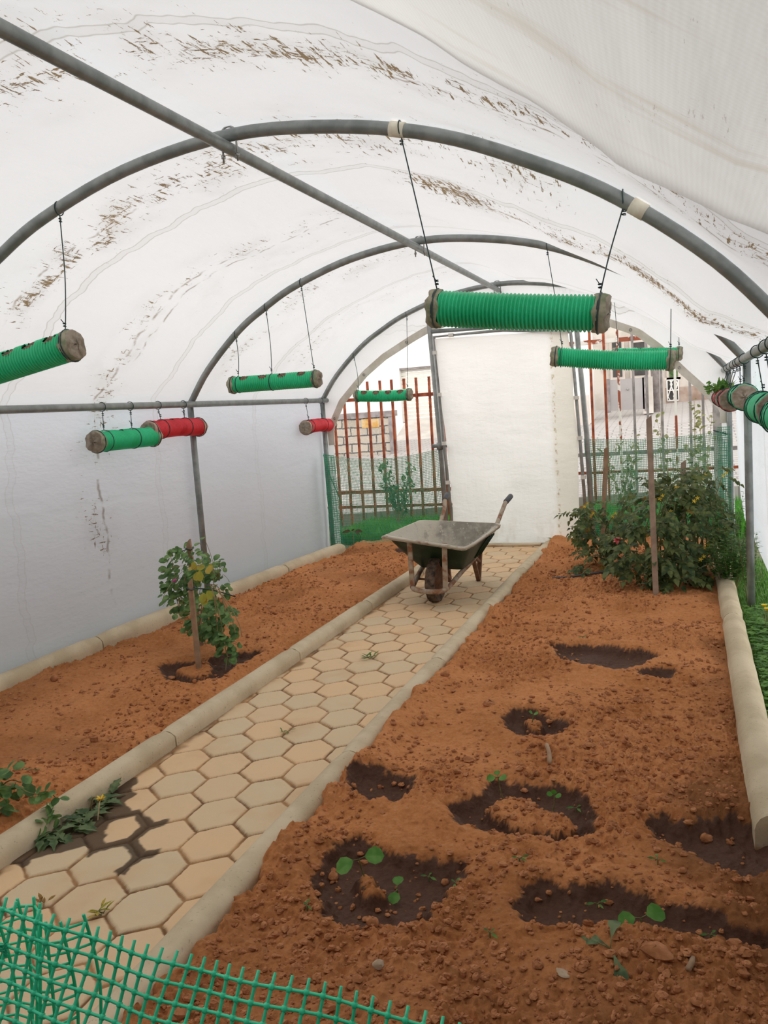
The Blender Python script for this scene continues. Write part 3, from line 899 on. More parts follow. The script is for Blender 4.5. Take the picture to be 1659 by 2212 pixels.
for x, z in [(-2.265, 1.87), (-2.245, 1.47), (-2.23, 1.0), (-2.212, .62), (-2.1, 2.02), (-.96, 1.35), (-.945, .98), (-.925, .62)]:
    mb = MB(); mb.box((x-.022, CY-.028, z-.017), (x+.022, CY+.02, z+.017))
    build('clip', mb, M['clip'], t, smooth=False)
mb = MB(); mb.box((-2.36, DY-.03, .96), (-2.19, DY+.03, .995)); mb.tube([(-2.285, DY, .94), (-2.285, DY, 1.01)], .036, 10)
build('clamp', mb, M['pipe'], t)

# ------------------------------------------------------------------ green netting
def net_mesh(P, nu, nv, r, seg=3, us=1, vs=1, mb=None):
    """P(u,v)->Vector over [0,1]^2; strands along both directions"""
    mb = mb or MB()
    for i in range(nu+1):
        mb.tube([P(i/nu, k/(nv*vs)) for k in range(nv*vs+1)], r, seg, cap=False)
    for j in range(nv+1):
        mb.tube([P(k/(nu*us), j/nv) for k in range(nu*us+1)], r, seg, cap=False)
    return mb
def far_net(x0, x1, zt, y, ph):
    def P(u, v):
        x = x0+(x1-x0)*u
        top = zt(u)
        z = -.02+(top+.02)*v
        return Vector((x+.008*math.sin(v*9+u*5+ph), y+.03*math.sin(u*7+ph)*math.sin(v*3)+.012*math.sin(u*23+v*6), z))
    return P
P = far_net(-3.50, -2.30, lambda u: .955-.075*math.sin(math.pi*u)**.8, 8.02, 0)
t = thing('garden_net', (-2.9, 8.02, 0), 'fine green net across the opening left of the door, above bright grass', 'net')
mb = net_mesh(P, 84, 58, .0021)
build('mesh', mb, M['netfar'], t)
def Pf(u, v):   # folded corner at the post
    return Vector((-3.50+.14*u*(1-.25*v), 7.985-.10*math.sin(u*3.1), -.02+(.99-.03*u)*v))
build('folded_edge', net_mesh(Pf, 8, 44, .0028), M['netfar'], t)
pipe_part('cord', [(-3.50, 7.97, .95), (-3.43, 7.95, .72), (-3.34, 7.97, .45)], .005, M['netfar'], t)
P2 = far_net(-.90, .30, lambda u: .97-.03*math.sin(math.pi*u), 8.02, 2)
t = thing('garden_net', (-.3, 8.02, 0), 'fine green net across the opening right of the door, behind the tomato bushes', 'net')
build('mesh', net_mesh(P2, 84, 58, .0021), M['netfar'], t)
def Pg(u, v):
    return Vector((.235+.10*u, 7.985-.03*math.sin(u*3), -.02+1.03*v))
build('folded_edge', net_mesh(Pg, 6, 46, .003), M['netfar'], t)
pipe_part('tie', [(.20, 7.99, .985), (.30, 7.97, .95), (.34, 8.07, .94)], .006, M['wire'], t)
def Pp(u, v):   # net wound round the foot of each door post
    a = u*2*math.pi
    return Vector((-2.275+.028*math.cos(a), DY+.028*math.sin(a), .0+.95*v))
build('post_wrap', net_mesh(Pp, 16, 36, .003), M['netfar'], t) if False else None

# coarse net in the foreground
A = Vector(at(142, 2010, Y=.60)); B = Vector(at(870, 2212, Y=.60))
ex = (B-A).normalized()
D = (Vector(at(52, 2310, Y=.545))-A); ey = D.normalized()
CELL = .0146
t = thing('barrier_net', (A.x, .6, 0), 'coarse bright green plastic mesh hung across the near end', 'net')
mb = MB()
nu0, nu1, nv = -14, 46, 34
en = ex.cross(ey)
def Pn(i, j):
    w = .006*math.sin(i*.33+j*.21)+.004*math.sin(i*.8-j*.5)
    return A+ex*(i*CELL)+ey*(j*CELL)+en*w+ey*(.004*math.sin(i*.25))
RS = .0017
for i in range(nu0, nu1):
    pts = [Pn(i, -.75)]+[Pn(i, j) for j in range(0, nv)]
    mb.tube(pts, [RS*.9]+[RS]*(len(pts)-1), 6)
for j in range(nv):
    mb.tube([Pn(i, j) for i in range(nu0, nu1)], RS*.85, 6)
for i in range(nu0, nu1):
    for j in range(nv):
        mb.ball(Pn(i, j), RS*1.9, 6, 4)
build('mesh', mb, M['net'], t)
A2 = Vector(at(-10, 1974, Y=.64))
mb = MB()
def Pm(i, j):
    return A2+Vector((.0138*i*1.0, .003*i-.002*j+.01*math.sin(j*.2), -.0012*i-.0138*j*.98))+Vector((.05*(j/20)**2*math.sin(i*.8), .02*math.sin(i*.9+j*.15), 0))
for i in range(-2, 8):
    mb.tube([Pm(i, -.7)]+[Pm(i, j) for j in range(0, 24)], RS, 6)
for j in range(24):
    mb.tube([Pm(i, j) for i in range(-2, 8 if j < 3 else 7)], RS*.85, 6)
build('folded_edge', mb, M['net'], t)
mb = MB()
c = Vector(at(14, 2052, Y=.585))
for k in range(5):
    mb.tube([c+Vector((-.05, .002*k, .004*k-.008)), c+Vector((-.01, 0, .003*math.sin(k*2.))), c+Vector((.002, -.002, -.004+.003*k)), c+Vector((-.012, .004, -.012)), c+Vector((-.05, .006, -.016-.003*k))], .0016, 5)
build('tie_cord', mb, M['net'], t)

# ------------------------------------------------------------------ hanging tube planters
def planter(a, b, R, mat, capmat, label, wires, nrib=44, bow=0.0, holes=4, caps=(True, True), hole_w=.034, tilt=0.0, group='corrugated tube planters hung from the frame', slack=.02, caplen=.035):
    a = Vector(a); b = Vector(b); ax = b-a; L = ax.length; d = ax.normalized()
    side = d.cross(Vector((0, 0, 1))).normalized(); upv = side.cross(d).normalized()
    t = thing('hanging_planter', (a+b)/2-Vector((0, 0, R)), label, 'planter', group)
    seg = 44; per = 6
    n = nrib*per
    def cen(s): return a+ax*s-upv*(bow*math.sin(math.pi*s))
    hc = [(k+.5)/holes for k in range(holes)] if holes else []
    hc = [.06+.88*h for h in hc]
    vs = []; fs = []
    for i in range(n+1):
        s = i/n
        ph = (i % per)/per
        r = R*(1-.135*(.5+.5*math.cos(2*math.pi*ph))**1.3)
        c = cen(s)
        for k in range(seg):
            an = 2*math.pi*k/seg
            vs.append(c+(side*math.sin(an)+upv*math.cos(an))*r)
    HA = .5
    for i in range(n):
        s = (i+.5)/n
        for k in range(seg):
            an = 2*math.pi*(k+.5)/seg
            if an > math.pi: an -= 2*math.pi
            if any(((s-h)*L/hole_w)**2+((an-tilt)/HA)**2 < 1 for h in hc):
                continue
            fs.append((i*seg+k, i*seg+(k+1) % seg, (i+1)*seg+(k+1) % seg, (i+1)*seg+k))
    mb = MB(); mb.add(vs, fs)
    build('tube', mb, mat, t)
    if hc:
        for h in hc:
            mb = MB()
            hu = upv*math.cos(tilt)+side*math.sin(tilt); hs = side*math.cos(tilt)-upv*math.sin(tilt)
            c = cen(h)+hu*R*.80
            q = [c+d*(hole_w*1.25*math.cos(x))+hs*(R*.50*math.sin(x))+hu*(R*.06*math.sin(3*x+h*9)) for x in np.linspace(0, 2*math.pi, 15)[:-1]]
            mb.add([c+hu*R*.12]+q, [(0, 1+k, 1+(k+1) % 14) for k in range(14)])
            build('planting_hole', mb, M['potsoil'], t)
    for e, on in zip((0, 1), caps):
        if not on: continue
        c = cen(e); dd = d if e else -d
        mb = MB()
        rr = [(-caplen, 1.035), (-caplen*.55, 1.055), (-caplen*.1, 1.05), (.006, 1.0), (.012, .9), (.010, .5), (.014, 0.02)]
        m1 = 16; vs = []
        for (x, r_) in rr:
            for k in range(m1):
                an = 2*math.pi*k/m1
                jr = 1+.035*math.sin(k*2.4+e*3+L*31)
                vs.append(c+dd*(x+.006*math.sin(k*1.9+x*90))+(side*math.sin(an)+upv*math.cos(an))*R*r_*(jr if r_ > .3 else 1))
        nr = len(rr)
        fs = [(i*m1+k, i*m1+(k+1) % m1, (i+1)*m1+(k+1) % m1, (i+1)*m1+k) for i in range(nr-1) for k in range(m1)]
        mb.add(vs, fs, 0)
        mb.mi = [1 if f // m1 < 3 else 0 for f in range(len(fs))]
        capo = build('end_cap', mb, [M['cap'], capmat], t)
        mb = MB()
        cc = c-dd*caplen*.5
        mb.tube([cc+(side*math.sin(x)+upv*math.cos(x))*R*1.075 for x in np.linspace(0, 2*math.pi, 25)], .003, 5, cap=False)
        build('tie', mb, M['wire'], capo)
    for (s, top, off) in wires:
        top = Vector(top)
        c = cen(s)
        low = c+upv*R*1.03
        mb = MB()
        mid = low.lerp(top, .5)+Vector((off, 0, 0))
        mb.tube(spline([low, low.lerp(top, .2)+Vector((off*.6, 0, 0)), mid, low.lerp(top, .85)+Vector((off*.3, 0, 0)), top], 14), .0026, 5)
        mb.tube([c+(side*math.sin(x)+upv*math.cos(x))*R*1.02 for x in np.linspace(0, 2*math.pi, 25)], .0026, 5, cap=False)
        for k in range(2):                                    # twisted knots at both ends
            for q, sg in ((low, 1), (top, -1)):
                z = q+Vector((0, 0, sg*(.018+.011*k)))
                mb.tube([z+Vector((.006*math.cos(x), .006*math.sin(x), .004*x/6)) for x in np.linspace(0, 2*math.pi, 9)], .0022, 4)
        mb.tube([low+Vector((0, 0, .03)), low+Vector((-.012, -.006, .05))], .002, 4)
        # loop over the pipe the wire hangs from
        wd = WIREDIR
        lp = [top+Vector((0, 0, .026))+(Vector((0, 0, 1))*math.sin(x)+wd*math.cos(x))*.0285 for x in np.linspace(0, 2*math.pi, 17)]
        mb.tube(lp, .0026, 5, cap=False)
        build('hanging_wire', mb, M['wire'], t)
    return t, cen, upv, side, d

def hz(x):
    pts = spline([(a, 0, b) for a, b in HOOP], 120)
    return min(pts, key=lambda p: abs(p.x-x)).z-.026
WIREDIR = Vector((0, 1, 0))
planter((-.875, 3.09, 1.712), (-.262, 3.09, 1.630), .0655, M['green'], M['capgreen'], 'large green corrugated tube planter in front of the door curtain, nearest the camera',
        [(.02, (-.955, HY1, hz(-.955)), .0), (.965, (-.188, HY1, hz(-.188)), -.004)], nrib=44, bow=.004, holes=0)
planter((-.805, 5.60, 1.622), (-.082, 5.62, 1.537), .062, M['green'], M['capgreen'], 'bowed green corrugated tube planter at right, hung from the middle hoop',
        [(.07, (-.815, HY2, hz(-.815)), .004), (.975, (-.082, HY2, hz(-.082)), .0)], nrib=50, bow=.012, holes=0)
planter((-.62, 8.09, 1.715), (-.05, 8.09, 1.672), .058, M['green'], M['capgreen'], 'green corrugated tube planter at right, farther one half hidden behind the bowed one',
        [(.06, (-.6, HY3, hz(-.6)), 0), (.97, (-.06, HY3, hz(-.06)), 0)], nrib=40, holes=4)
planter((-3.12, 3.08, 1.622), (-2.492, 3.10, 1.728), .066, M['green'], M['capgreen'], 'green corrugated tube planter cut off at the left edge of the photo',
        [(.06, (-3.1, HY1, hz(-3.1)), 0), (.955, (-2.49, HY1, hz(-2.49)), .012)], nrib=44, holes=5, tilt=.55)
planter((-3.150, 5.60, 1.616), (-2.462, 5.62, 1.610), .0595, M['green'], M['capgreen'], 'green corrugated tube planter on three wires, hung from the middle hoop at left',
        [(.09, (-3.085, HY2, hz(-3.085)), .01), (.48, (-2.825, HY2, hz(-2.825)), .01), (.96, (-2.535, HY2, hz(-2.535)), .0)], nrib=46, holes=4, tilt=.55)
planter((-3.128, 8.04, 1.520), (-2.56, 8.06, 1.494), .0575, M['green'], M['capgreen'], 'small looking green tube planter in front of the rusty fence, left of the door',
        [(.05, (-3.14, HY3, hz(-3.14)), .012), (.95, (-2.56, HY3, hz(-2.56)), .0)], nrib=36, bow=.008, holes=4, tilt=.75)
WIREDIR = Vector((1, 0, 0))
XL = -3.485
RZ_ = 1.474
planter((-3.455, 4.385, 1.285), (-3.47, 5.035, 1.288), .066, M['green'], M['capgreen'], 'green tube planter under the left side rail, beside the red one',
        [(.16, (XL, 4.53, RZ_), 0), (.62, (XL, 4.82, RZ_), 0)], nrib=42, holes=4)
planter((-3.478, 4.99, 1.325), (-3.49, 5.665, 1.328), .066, M['red'], M['capred'], 'red tube planter under the left side rail, just behind the green one',
        [(.24, (XL, 5.14, RZ_), 0), (.7, (XL, 5.46, RZ_), 0)], nrib=42, holes=4, bow=-.012)
planter((-3.47, 7.52, 1.245), (-3.49, 8.20, 1.243), .066, M['red'], M['capred'], 'short looking red tube planter at the far end of the left side rail',
        [(.14, (XL, 7.61, RZ_), 0), (.66, (XL, 7.965, RZ_), 0)], nrib=34, holes=4, bow=-.014)
# right side rail: end faces towards the camera
XR = .30
def rp(px, py, y): return Vector(at(px, py, Y=y))
def right_tube(pa, ya, dx, R, mat, cm, label, ws, holes=3):
    a = rp(pa[0], pa[1], ya) if len(pa) == 2 else Vector((pa[0], ya, pa[2]))
    b = a+Vector((dx, .68, .0))
    return planter(a, b, R, mat, cm, label, [(s, (XR, a.y+.68*s, RZ_), 0) for s in ws], nrib=36, holes=holes)
r1 = right_tube((1563, 861), 6.85, .0, .062, M['red'], M['red'], 'red tube planter with grassy seedlings on top, farthest under the right side rail', (.1, .8))
right_tube((1578, 864), 5.85, .015, .068, M['red'], M['red'], 'red tube planter under the right side rail, partly hidden by a green one', (.12, .8))
right_tube((1609, 858), 5.12, .01, .069, M['green'], M['green'], 'green tube planter with earthy end face, under the right side rail', (.12, .8))
right_tube((.322, 0, 1.245), 3.72, .0, .070, M['green'], M['green'], 'green tube planter at the right edge, its round end half cut off', (.12, .8))
right_tube((.335, 0, 1.225), 2.95, .0, .070, M['green'], M['green'], 'green tube planter at the right edge, nearest the camera and barely in view', (.12, .8))

# ------------------------------------------------------------------ wheelbarrow
wb = thing('wheelbarrow', (0, 0, 0), 'old green wheelbarrow with a cement-stained tray, standing on the paved path', 'wheelbarrow')
OFF[wb.name] = np.zeros(3)
def rect_loop(y0, y1, hw0, hw1, z0, z1, rad, n=6):
    """rounded rectangle in plan; y0 front edge (half width hw0, height z0), y1 rear"""
    c = [(-hw0, y0, z0), (hw0, y0, z0), (hw1, y1, z1), (-hw1, y1, z1)]
    out = []
    for i in range(4):
        p = Vector(c[i]); a = Vector(c[i-1]); b = Vector(c[(i+1) % 4])
        da = (a-p).normalized()*rad; db = (b-p).normalized()*rad
        for k in range(n+1):
            t_ = k/n
            out.append((p+da)*(1-t_)**2+p*2*t_*(1-t_)+(p+db)*t_**2)
    return out
loops = []
for (f, rad) in ((0, .05), (.25, .05), (.55, .05), (.82, .045), (.95, .04), (1, .03)):
    # f from the bottom pan up to the rim
    g = f**.92
    loops.append(rect_loop(.10-.31*g, .42+.15*g, .155+.145*g, .165+.135*g, .215+.262*f, .215+.262*f, rad*(1+.6*f)))
rim = rect_loop(-.232, .592, .325, .318, .468, .468, .06)
rim2 = rect_loop(-.234, .594, .327, .320, .452, .452, .06)
nl = len(loops[0])
def dent(p):
    p = Vector(p)
    if p.z > .44:
        if p.y < -.15:
            p.z += .010*math.sin(p.x*17+.5)-.022*math.exp(-((p.x-.25)/.07)**2)+.006*math.sin(p.x*41)
        p.z += .004*math.sin(p.y*13)
    return p
vs = []
for l in loops+[rim, rim2]:
    vs += [dent(p) for p in l]
fs = [tuple(range(nl))]
for i in range(len(loops)+1):
    for k in range(nl):
        fs.append((i*nl+k, i*nl+(k+1) % nl, (i+1)*nl+(k+1) % nl, (i+1)*nl+k))
mb = MB(); mb.add(vs, fs)
def tray_material():
    N = NT('cement_filmed_tray')
    c = N.coord()
    sp = N.n('ShaderNodeSeparateXYZ'); N.put(sp.inputs[0], c)
    f = N.noise(c, 7, 5, .65)
    col = N.mix(N.step(f, .38, .62), (.27, .245, .205), (.47, .43, .355))
    side = N.math('ADD', sp.outputs[0], N.math('MULTIPLY', N.math('SUBTRACT', N.noise(c, 6, 4), .5), .22))
    col = N.mix(N.step(side, -.10, -.19), col, (.58, .53, .44))
    col = N.mix(N.math('MULTIPLY', N.step(N.noise(c, 18, 4, .7), .56, .66), .8), col, (.62, .57, .48))
    col = N.mix(N.math('MULTIPLY', N.step(N.noise(c, 11, 4, .7), .58, .68), .4), col, (.12, .12, .09))
    return N.done(N.pbr(col, .85, 0, N.bump(N.noise(c, 60, 3), .4, .006)))
M['tray_in'] = tray_material()
inner = build('tray', mb, [M['tray_out'], M['tray_in']], wb, auto=22)
so = inner.modifiers.new('sheet_thickness', 'SOLIDIFY'); so.thickness = .005; so.offset = 0; so.material_offset = 1; so.material_offset_rim = 0
inner.data.update()
mb = MB()
rl = [dent(p) for p in rim]
mb.tube(rl+[rl[0], rl[1]], .0095, 8, cap=False)
M['rim_lip'] = two_tone('cement_caked_rim', (.30, .19, .13), (.56, .51, .42), 12, .85, lo=.32, hi=.5, bump=.4)
tag(build('rolled_rim', mb, M['rim_lip'], wb), 'pale cement-caked rolled rim')
# pressed ribs on the right and left flank
for sx in (-1, 1):
    mb = MB()
    for k in range(4):
        y = .30+.055*k
        mb.tube([(sx*.197, y, .265), (sx*.255, y+.012, .36), (sx*.292, y+.022, .42)], .007, 6)
    build('pressed_rib', mb, M['tray_out'], wb)
# frame: one bent pipe round the wheel running back to both handles
def side_pts(s):
    return [(0, -.205, .115), (s*.07, -.20, .118), (s*.112, -.17, .125), (s*.128, -.10, .14), (s*.15, .12, .195), (s*.165, .35, .235), (s*.20, .62, .34), (s*.225, .80, .42), (s*.238, .95, .52), (s*.252, 1.02, .585), (s*.262, 1.10, .61)]
for s in (-1, 1):
    mb = MB(); mb.tube(spline(side_pts(s), 44), .017, 10)
    build('frame_pipe', mb, M['frame_rust'], wb)
    e = [Vector(p) for p in side_pts(s)]
    dd = (e[-1]-e[-2]).normalized()
    mb = MB(); mb.tube([e[-1]-dd*.09, e[-1]-dd*.085, e[-1]+dd*.03, e[-1]+dd*.034], [.018, .0215, .0215, .017], 12)
    tag(build('grip', mb, M['grip'], wb), 'dark grey rubber grip')
    mb = MB(); mb.bar((s*.118, -.16, .12), (s*.125, -.20, .455), .034, .012, up=(0, 1, 0))
    build('front_strut', mb, M['frame_rust'], wb, smooth=False)
    mb = MB()
    mb.bar((s*.118, .70, .0), (s*.145, .66, .37), .03, .03)
    mb.bar((s*.118, .70, .008), (s*.16, .40, .225), .03, .02)
    mb.bar((s*.128, .685, .16), (s*.158, .46, .235), .022, .02)
    build('leg', mb, M['rim'], wb, smooth=False)
mb = MB(); mb.bar((-.13, .55, .215), (.13, .55, .215), .03, .02)
build('cross_bar', mb, M['rim'], wb, smooth=False)
wh = MB()
WR = .158
vs = []
prof = [(-.020, .118), (-.030, .13), (-.036, .143), (-.030, .153), (-.012, .158), (.012, .158), (.030, .153), (.036, .143), (.030, .13), (.020, .118)]
ns = 72
for i in range(ns):
    a = 2*math.pi*i/ns
    for q, (x, r) in enumerate(prof):
        k = 1.0
        if r > .14 and ((i+(q > 4)*2) % 4 < 2): k = 1.035
        vs.append((x, r*k*math.sin(a), WR+r*k*math.cos(a)))
npf = len(prof)
wh.add(vs, [(i*npf+q, i*npf+(q+1) % npf, ((i+1) % ns)*npf+(q+1) % npf, ((i+1) % ns)*npf+q) for i in range(ns) for q in range(npf)])
w = build('wheel', wh, M['tyre'], wb, auto=35)
mb = MB()
for sx in (-1, 1):
    rr = [(.016, .121), (.022, .112), (.006, .10), (.006, .045), (.020, .035), (.032, .022), (.034, .003)]
    vs = []
    for (x, r) in rr:
        for k in range(28):
            a = 2*math.pi*k/28
            vs.append((sx*x, r*math.sin(a), WR+r*math.cos(a)))
    mb.add(vs, [(i*28+k, i*28+(k+1) % 28, (i+1)*28+(k+1) % 28, (i+1)*28+k) for i in range(len(rr)-1) for k in range(28)])
mb.tube([(-.13, 0, WR-.005), (.13, 0, WR-.005)], .009, 8)
build('wheel_disc', mb, M['rim'], w)
wb.location = (-1.702, 5.64, .0)
wb.rotation_euler = (0, math.radians(3.4), math.radians(-2.0))

# ------------------------------------------------------------------ plants
def leaf_poly(kind, n=0):
    if kind == 'round':
        return [(0, 0), (.25, .30), (.55, .42), (.85, .30), (1, 0)]
    if kind == 'ovate':
        return [(0, 0), (.12, .22), (.30, .36), (.38, .30), (.52, .31), (.60, .24), (.78, .17), (1, 0)]
    if kind == 'lobed':
        return [(0, 0), (.10, .10), (.22, .34), (.30, .20), (.45, .36), (.55, .18), (.70, .26), (.80, .10), (1, 0)]
    if kind == 'narrow':
        return [(0, 0), (.3, .14), (.6, .15), (1, 0)]
    if kind == 'heart':
        return [(.05, 0), (-.06, .22), (.10, .48), (.40, .54), (.70, .36), (.88, .22), (1, 0)]
    if kind == 'spat':
        return [(0, 0), (.2, .05), (.45, .10), (.65, .20), (.85, .20), (1, 0)]
def leaf(mb, p, d, up, L, kind, curl=.25, fold=.15, mi=0, wid=1.0):
    d = d.normalized(); s = d.cross(up)
    s = s.normalized() if s.length > 1e-5 else d.orthogonal().normalized()
    nrm = s.cross(d)
    prof = leaf_poly(kind)
    mid = []; lf = []; rt = []
    for (x, y) in prof:
        c = p+d*(x*L)-nrm*(curl*L*x*x)
        mid.append(c)
        lf.append(c+s*(y*L*wid)+nrm*(fold*y*L)); rt.append(c-s*(y*L*wid)+nrm*(fold*y*L))
    n = len(prof)
    vs = mid+lf+rt
    fs = []
    for i in range(n-1):
        if i == 0:
            fs += [(0, n+1, 1), (0, 1, 2*n+1)]
        elif i == n-2:
            fs += [(i, n+i, i+1), (i, i+1, 2*n+i)]
        else:
            fs += [(i, n+i, n+i+1, i+1), (i, i+1, 2*n+i+1, 2*n+i)]
    if prof[0][1] == 0:
        mb.add(vs, fs, mi)
    return mb
def rv(s=1.0):
    return Vector((random.gauss(0, 1), random.gauss(0, 1), random.gauss(0, 1)))*s
def compound(mb, stem, p, d, up, L, k=5, kind='ovate', lf=.42, droop=.3):
    """pinnate leaf: rachis with paired leaflets"""
    d = d.normalized(); pts = []
    for i in range(6):
        x = i/5
        pts.append(p+d*(L*x)+Vector((0, 0, -droop*L*x*x)))
    stem.tube(pts, [.0022, .002, .0018, .0015, .0012, .001], 4)
    s = d.cross(up); s = s.normalized() if s.length > 1e-4 else d.orthogonal().normalized()
    for i in range(1, 6):
        if i < 2 and k < 7: continue
        q = pts[i]
        for sg in ((-1, 1) if i < 5 else (0,)):
            dd = (d*.65+s*sg+Vector((0, 0, -.35))+rv(.15)) if sg else (d+Vector((0, 0, -.5)))
            leaf(mb, q, dd, up+rv(.2), L*lf*random.uniform(.75, 1.15), kind, .35, .2)

def stake(base, top, w, mat, label, extra=None):
    mb = MB()
    b = Vector(base); tp = Vector(top)
    d = (tp-b).normalized(); s = Vector((1, .15, 0)).normalized(); s = (s-d*s.dot(d)).normalized(); q = d.cross(s)
    vs = []
    for i in range(9):
        f = i/8; c = (b-d*.08)*(1-f)+tp*f
        ww = w/2*(1+.04*math.sin(i*2.1+b.x*9)); hh = w*.36
        for (u, v) in ((-1, -1), (1, -1), (1, 1), (-1, 1)):
            e = .9 if i == 8 else 1
            vs.append(c+s*u*ww*e+q*v*hh*e+(d*(.012*u) if i == 8 else Vector((0, 0, 0))))
    fs = [(i*4+k, i*4+(k+1) % 4, i*4+4+(k+1) % 4, i*4+4+k) for i in range(8) for k in range(4)]+[(3, 2, 1, 0), (32, 33, 34, 35)]
    mb.add(vs, fs)
    return tag(build('wooden_stake', mb, mat, smooth=False), label, 'stake')

# vine with its two stakes on the left bed
stake((-2.54, 3.885, .03), (-2.552, 3.90, .515), .026, M['wood'], 'bare wooden stake in front of the vine in the left bed')
stake((-2.80, 4.335, .03), (-2.838, 4.36, .66), .03, M['wood'], 'wooden stake behind the vine, its top rising above the leaves')
t = thing('pea_vine', (-2.72, 4.2, .03), 'leafy green pea vine tied between two stakes in the left bed', 'plant')
lm = MB(); sm = MB(); ym = MB(); fm = MB()
blobs = [(at(405, 1225, Y=4.25), .15, .10, .13, 120), (at(385, 1275, Y=4.25), .115, .09, .13, 110), (at(445, 1225, Y=4.2), .10, .08, .07, 40), (at(440, 1325, Y=4.15), .12, .09, .14, 130), (at(475, 1345, Y=4.05), .10, .08, .12, 110), (at(490, 1395, Y=4.0), .055, .05, .085, 40), (at(473, 1255, Y=4.2), .07, .05, .10, 26)]
for (c, a, b, h, n) in blobs:
    c = Vector(c)
    for i in range(n):
        g = rv(); g = g/max(1, g.length/1.4)
        p = c+Vector((g.x*a*.62, g.y*b*.62, g.z*h*.62))
        out = Vector((g.x, g.y-.8, g.z*.3+.1)).normalized()+rv(.35)
        leaf(lm, p, out+Vector((0, 0, -.35)), Vector((0, -.6, 1))+rv(.35), random.uniform(.026, .055), 'round', .25, .12)
for k in range(9):
    p0 = Vector((-2.78+random.uniform(-.03, .05), 4.28, .05)); c = Vector(blobs[k % 7][0])
    sm.tube(spline([p0, p0.lerp(c, .5)+rv(.03), c+rv(.03), c+Vector((random.uniform(-.03, .08), -.06, -.12))], 12), .0028, 5)
for (px, py) in ((480, 1290), (500, 1335), (470, 1360), (488, 1405), (515, 1345)):
    c = Vector(at(px, py, Y=3.98)); q = Vector(at(455, 1262, Y=4.0))
    sm.tube(spline([q, q.lerp(c, .5)+Vector((.02, -.02, .03)), c, c+Vector((.015, 0, -.08))], 10), .0026, 5)
for i in range(7):
    c = Vector(at(random.uniform(420, 450), random.uniform(1218, 1235), Y=3.98)); leaf(ym, c, rv()+Vector((0, -.5, .2)), Vector((0, -1, 1))+rv(.3), .055, 'round', .2, .1)
for (px, py) in ((440, 1280), (447, 1276), (436, 1290), (452, 1222), (432, 1232)):
    c = Vector(at(px, py, Y=3.9)); leaf(ym, c, Vector((.4, -.5, -.7))+rv(.3), Vector((0, -1, .3)), .06, 'round', .2, .15)
c = Vector(at(376, 1255, Y=4.1)); fm.ball(c, .010, 7, 5, jit=.2); fm.ball(c+Vector((.012, 0, .006)), .007, 6, 4)
for (px, py) in ((440, 1160), (430, 1172), (476, 1214), (481, 1226), (488, 1246), (470, 1228), (350, 1234), (352, 1290), (516, 1392), (520, 1400), (508, 1404), (400, 1368), (412, 1372), (380, 1326), (365, 1190), (500, 1410), (478, 1408)):
    c = Vector(at(px, py, Y=4.05))
    leaf(lm, c, rv()+Vector((.2, -.4, .1)), Vector((0, -.6, 1))+rv(.3), random.uniform(.028, .046), 'round', .2, .12)
    q = Vector(blobs[random.randint(0, 4)][0]) if px < 420 else Vector(blobs[6][0] if py < 1300 else blobs[5][0])
    sm.tube(spline([q, q.lerp(c, .6)+Vector((0, 0, .02)), c], 8), .0014, 4)
build('stem', sm, M['drystem'], t)
build('foliage', lm, M['pea'], t, smooth=False)
tag(build('yellow_leaves', ym, M['pea_y'], t, smooth=False), 'yellowing leaves')
M['pinkfl'] = two_tone('magenta_petals', (.5, .06, .28), (.6, .12, .36), 30, .5)
tag(build('flower', fm, M['pinkfl'], t), 'small magenta flower')
mb = MB()
for (q, r) in ((Vector((-2.548, 3.897, .475)), .022), (Vector((-2.834, 4.358, .615)), .024)):
    mb.tube([q+Vector((r*math.cos(x), r*math.sin(x), .006*math.sin(2*x))) for x in np.linspace(0, 2*math.pi, 15)], .004, 5, cap=False)
mb.tube(spline([Vector((-2.548, 3.91, .475)), Vector((-2.50, 4.05, .43)), Vector((-2.46, 4.2, .36))], 8), .004, 5)
mb.tube(spline([Vector((-2.84, 4.36, .615)), Vector((-2.93, 4.38, .58)), Vector((-3.0, 4.35, .50)), Vector((-2.95, 4.3, .42))], 8), .0035, 5)
build('tie', mb, M['wire'], t)

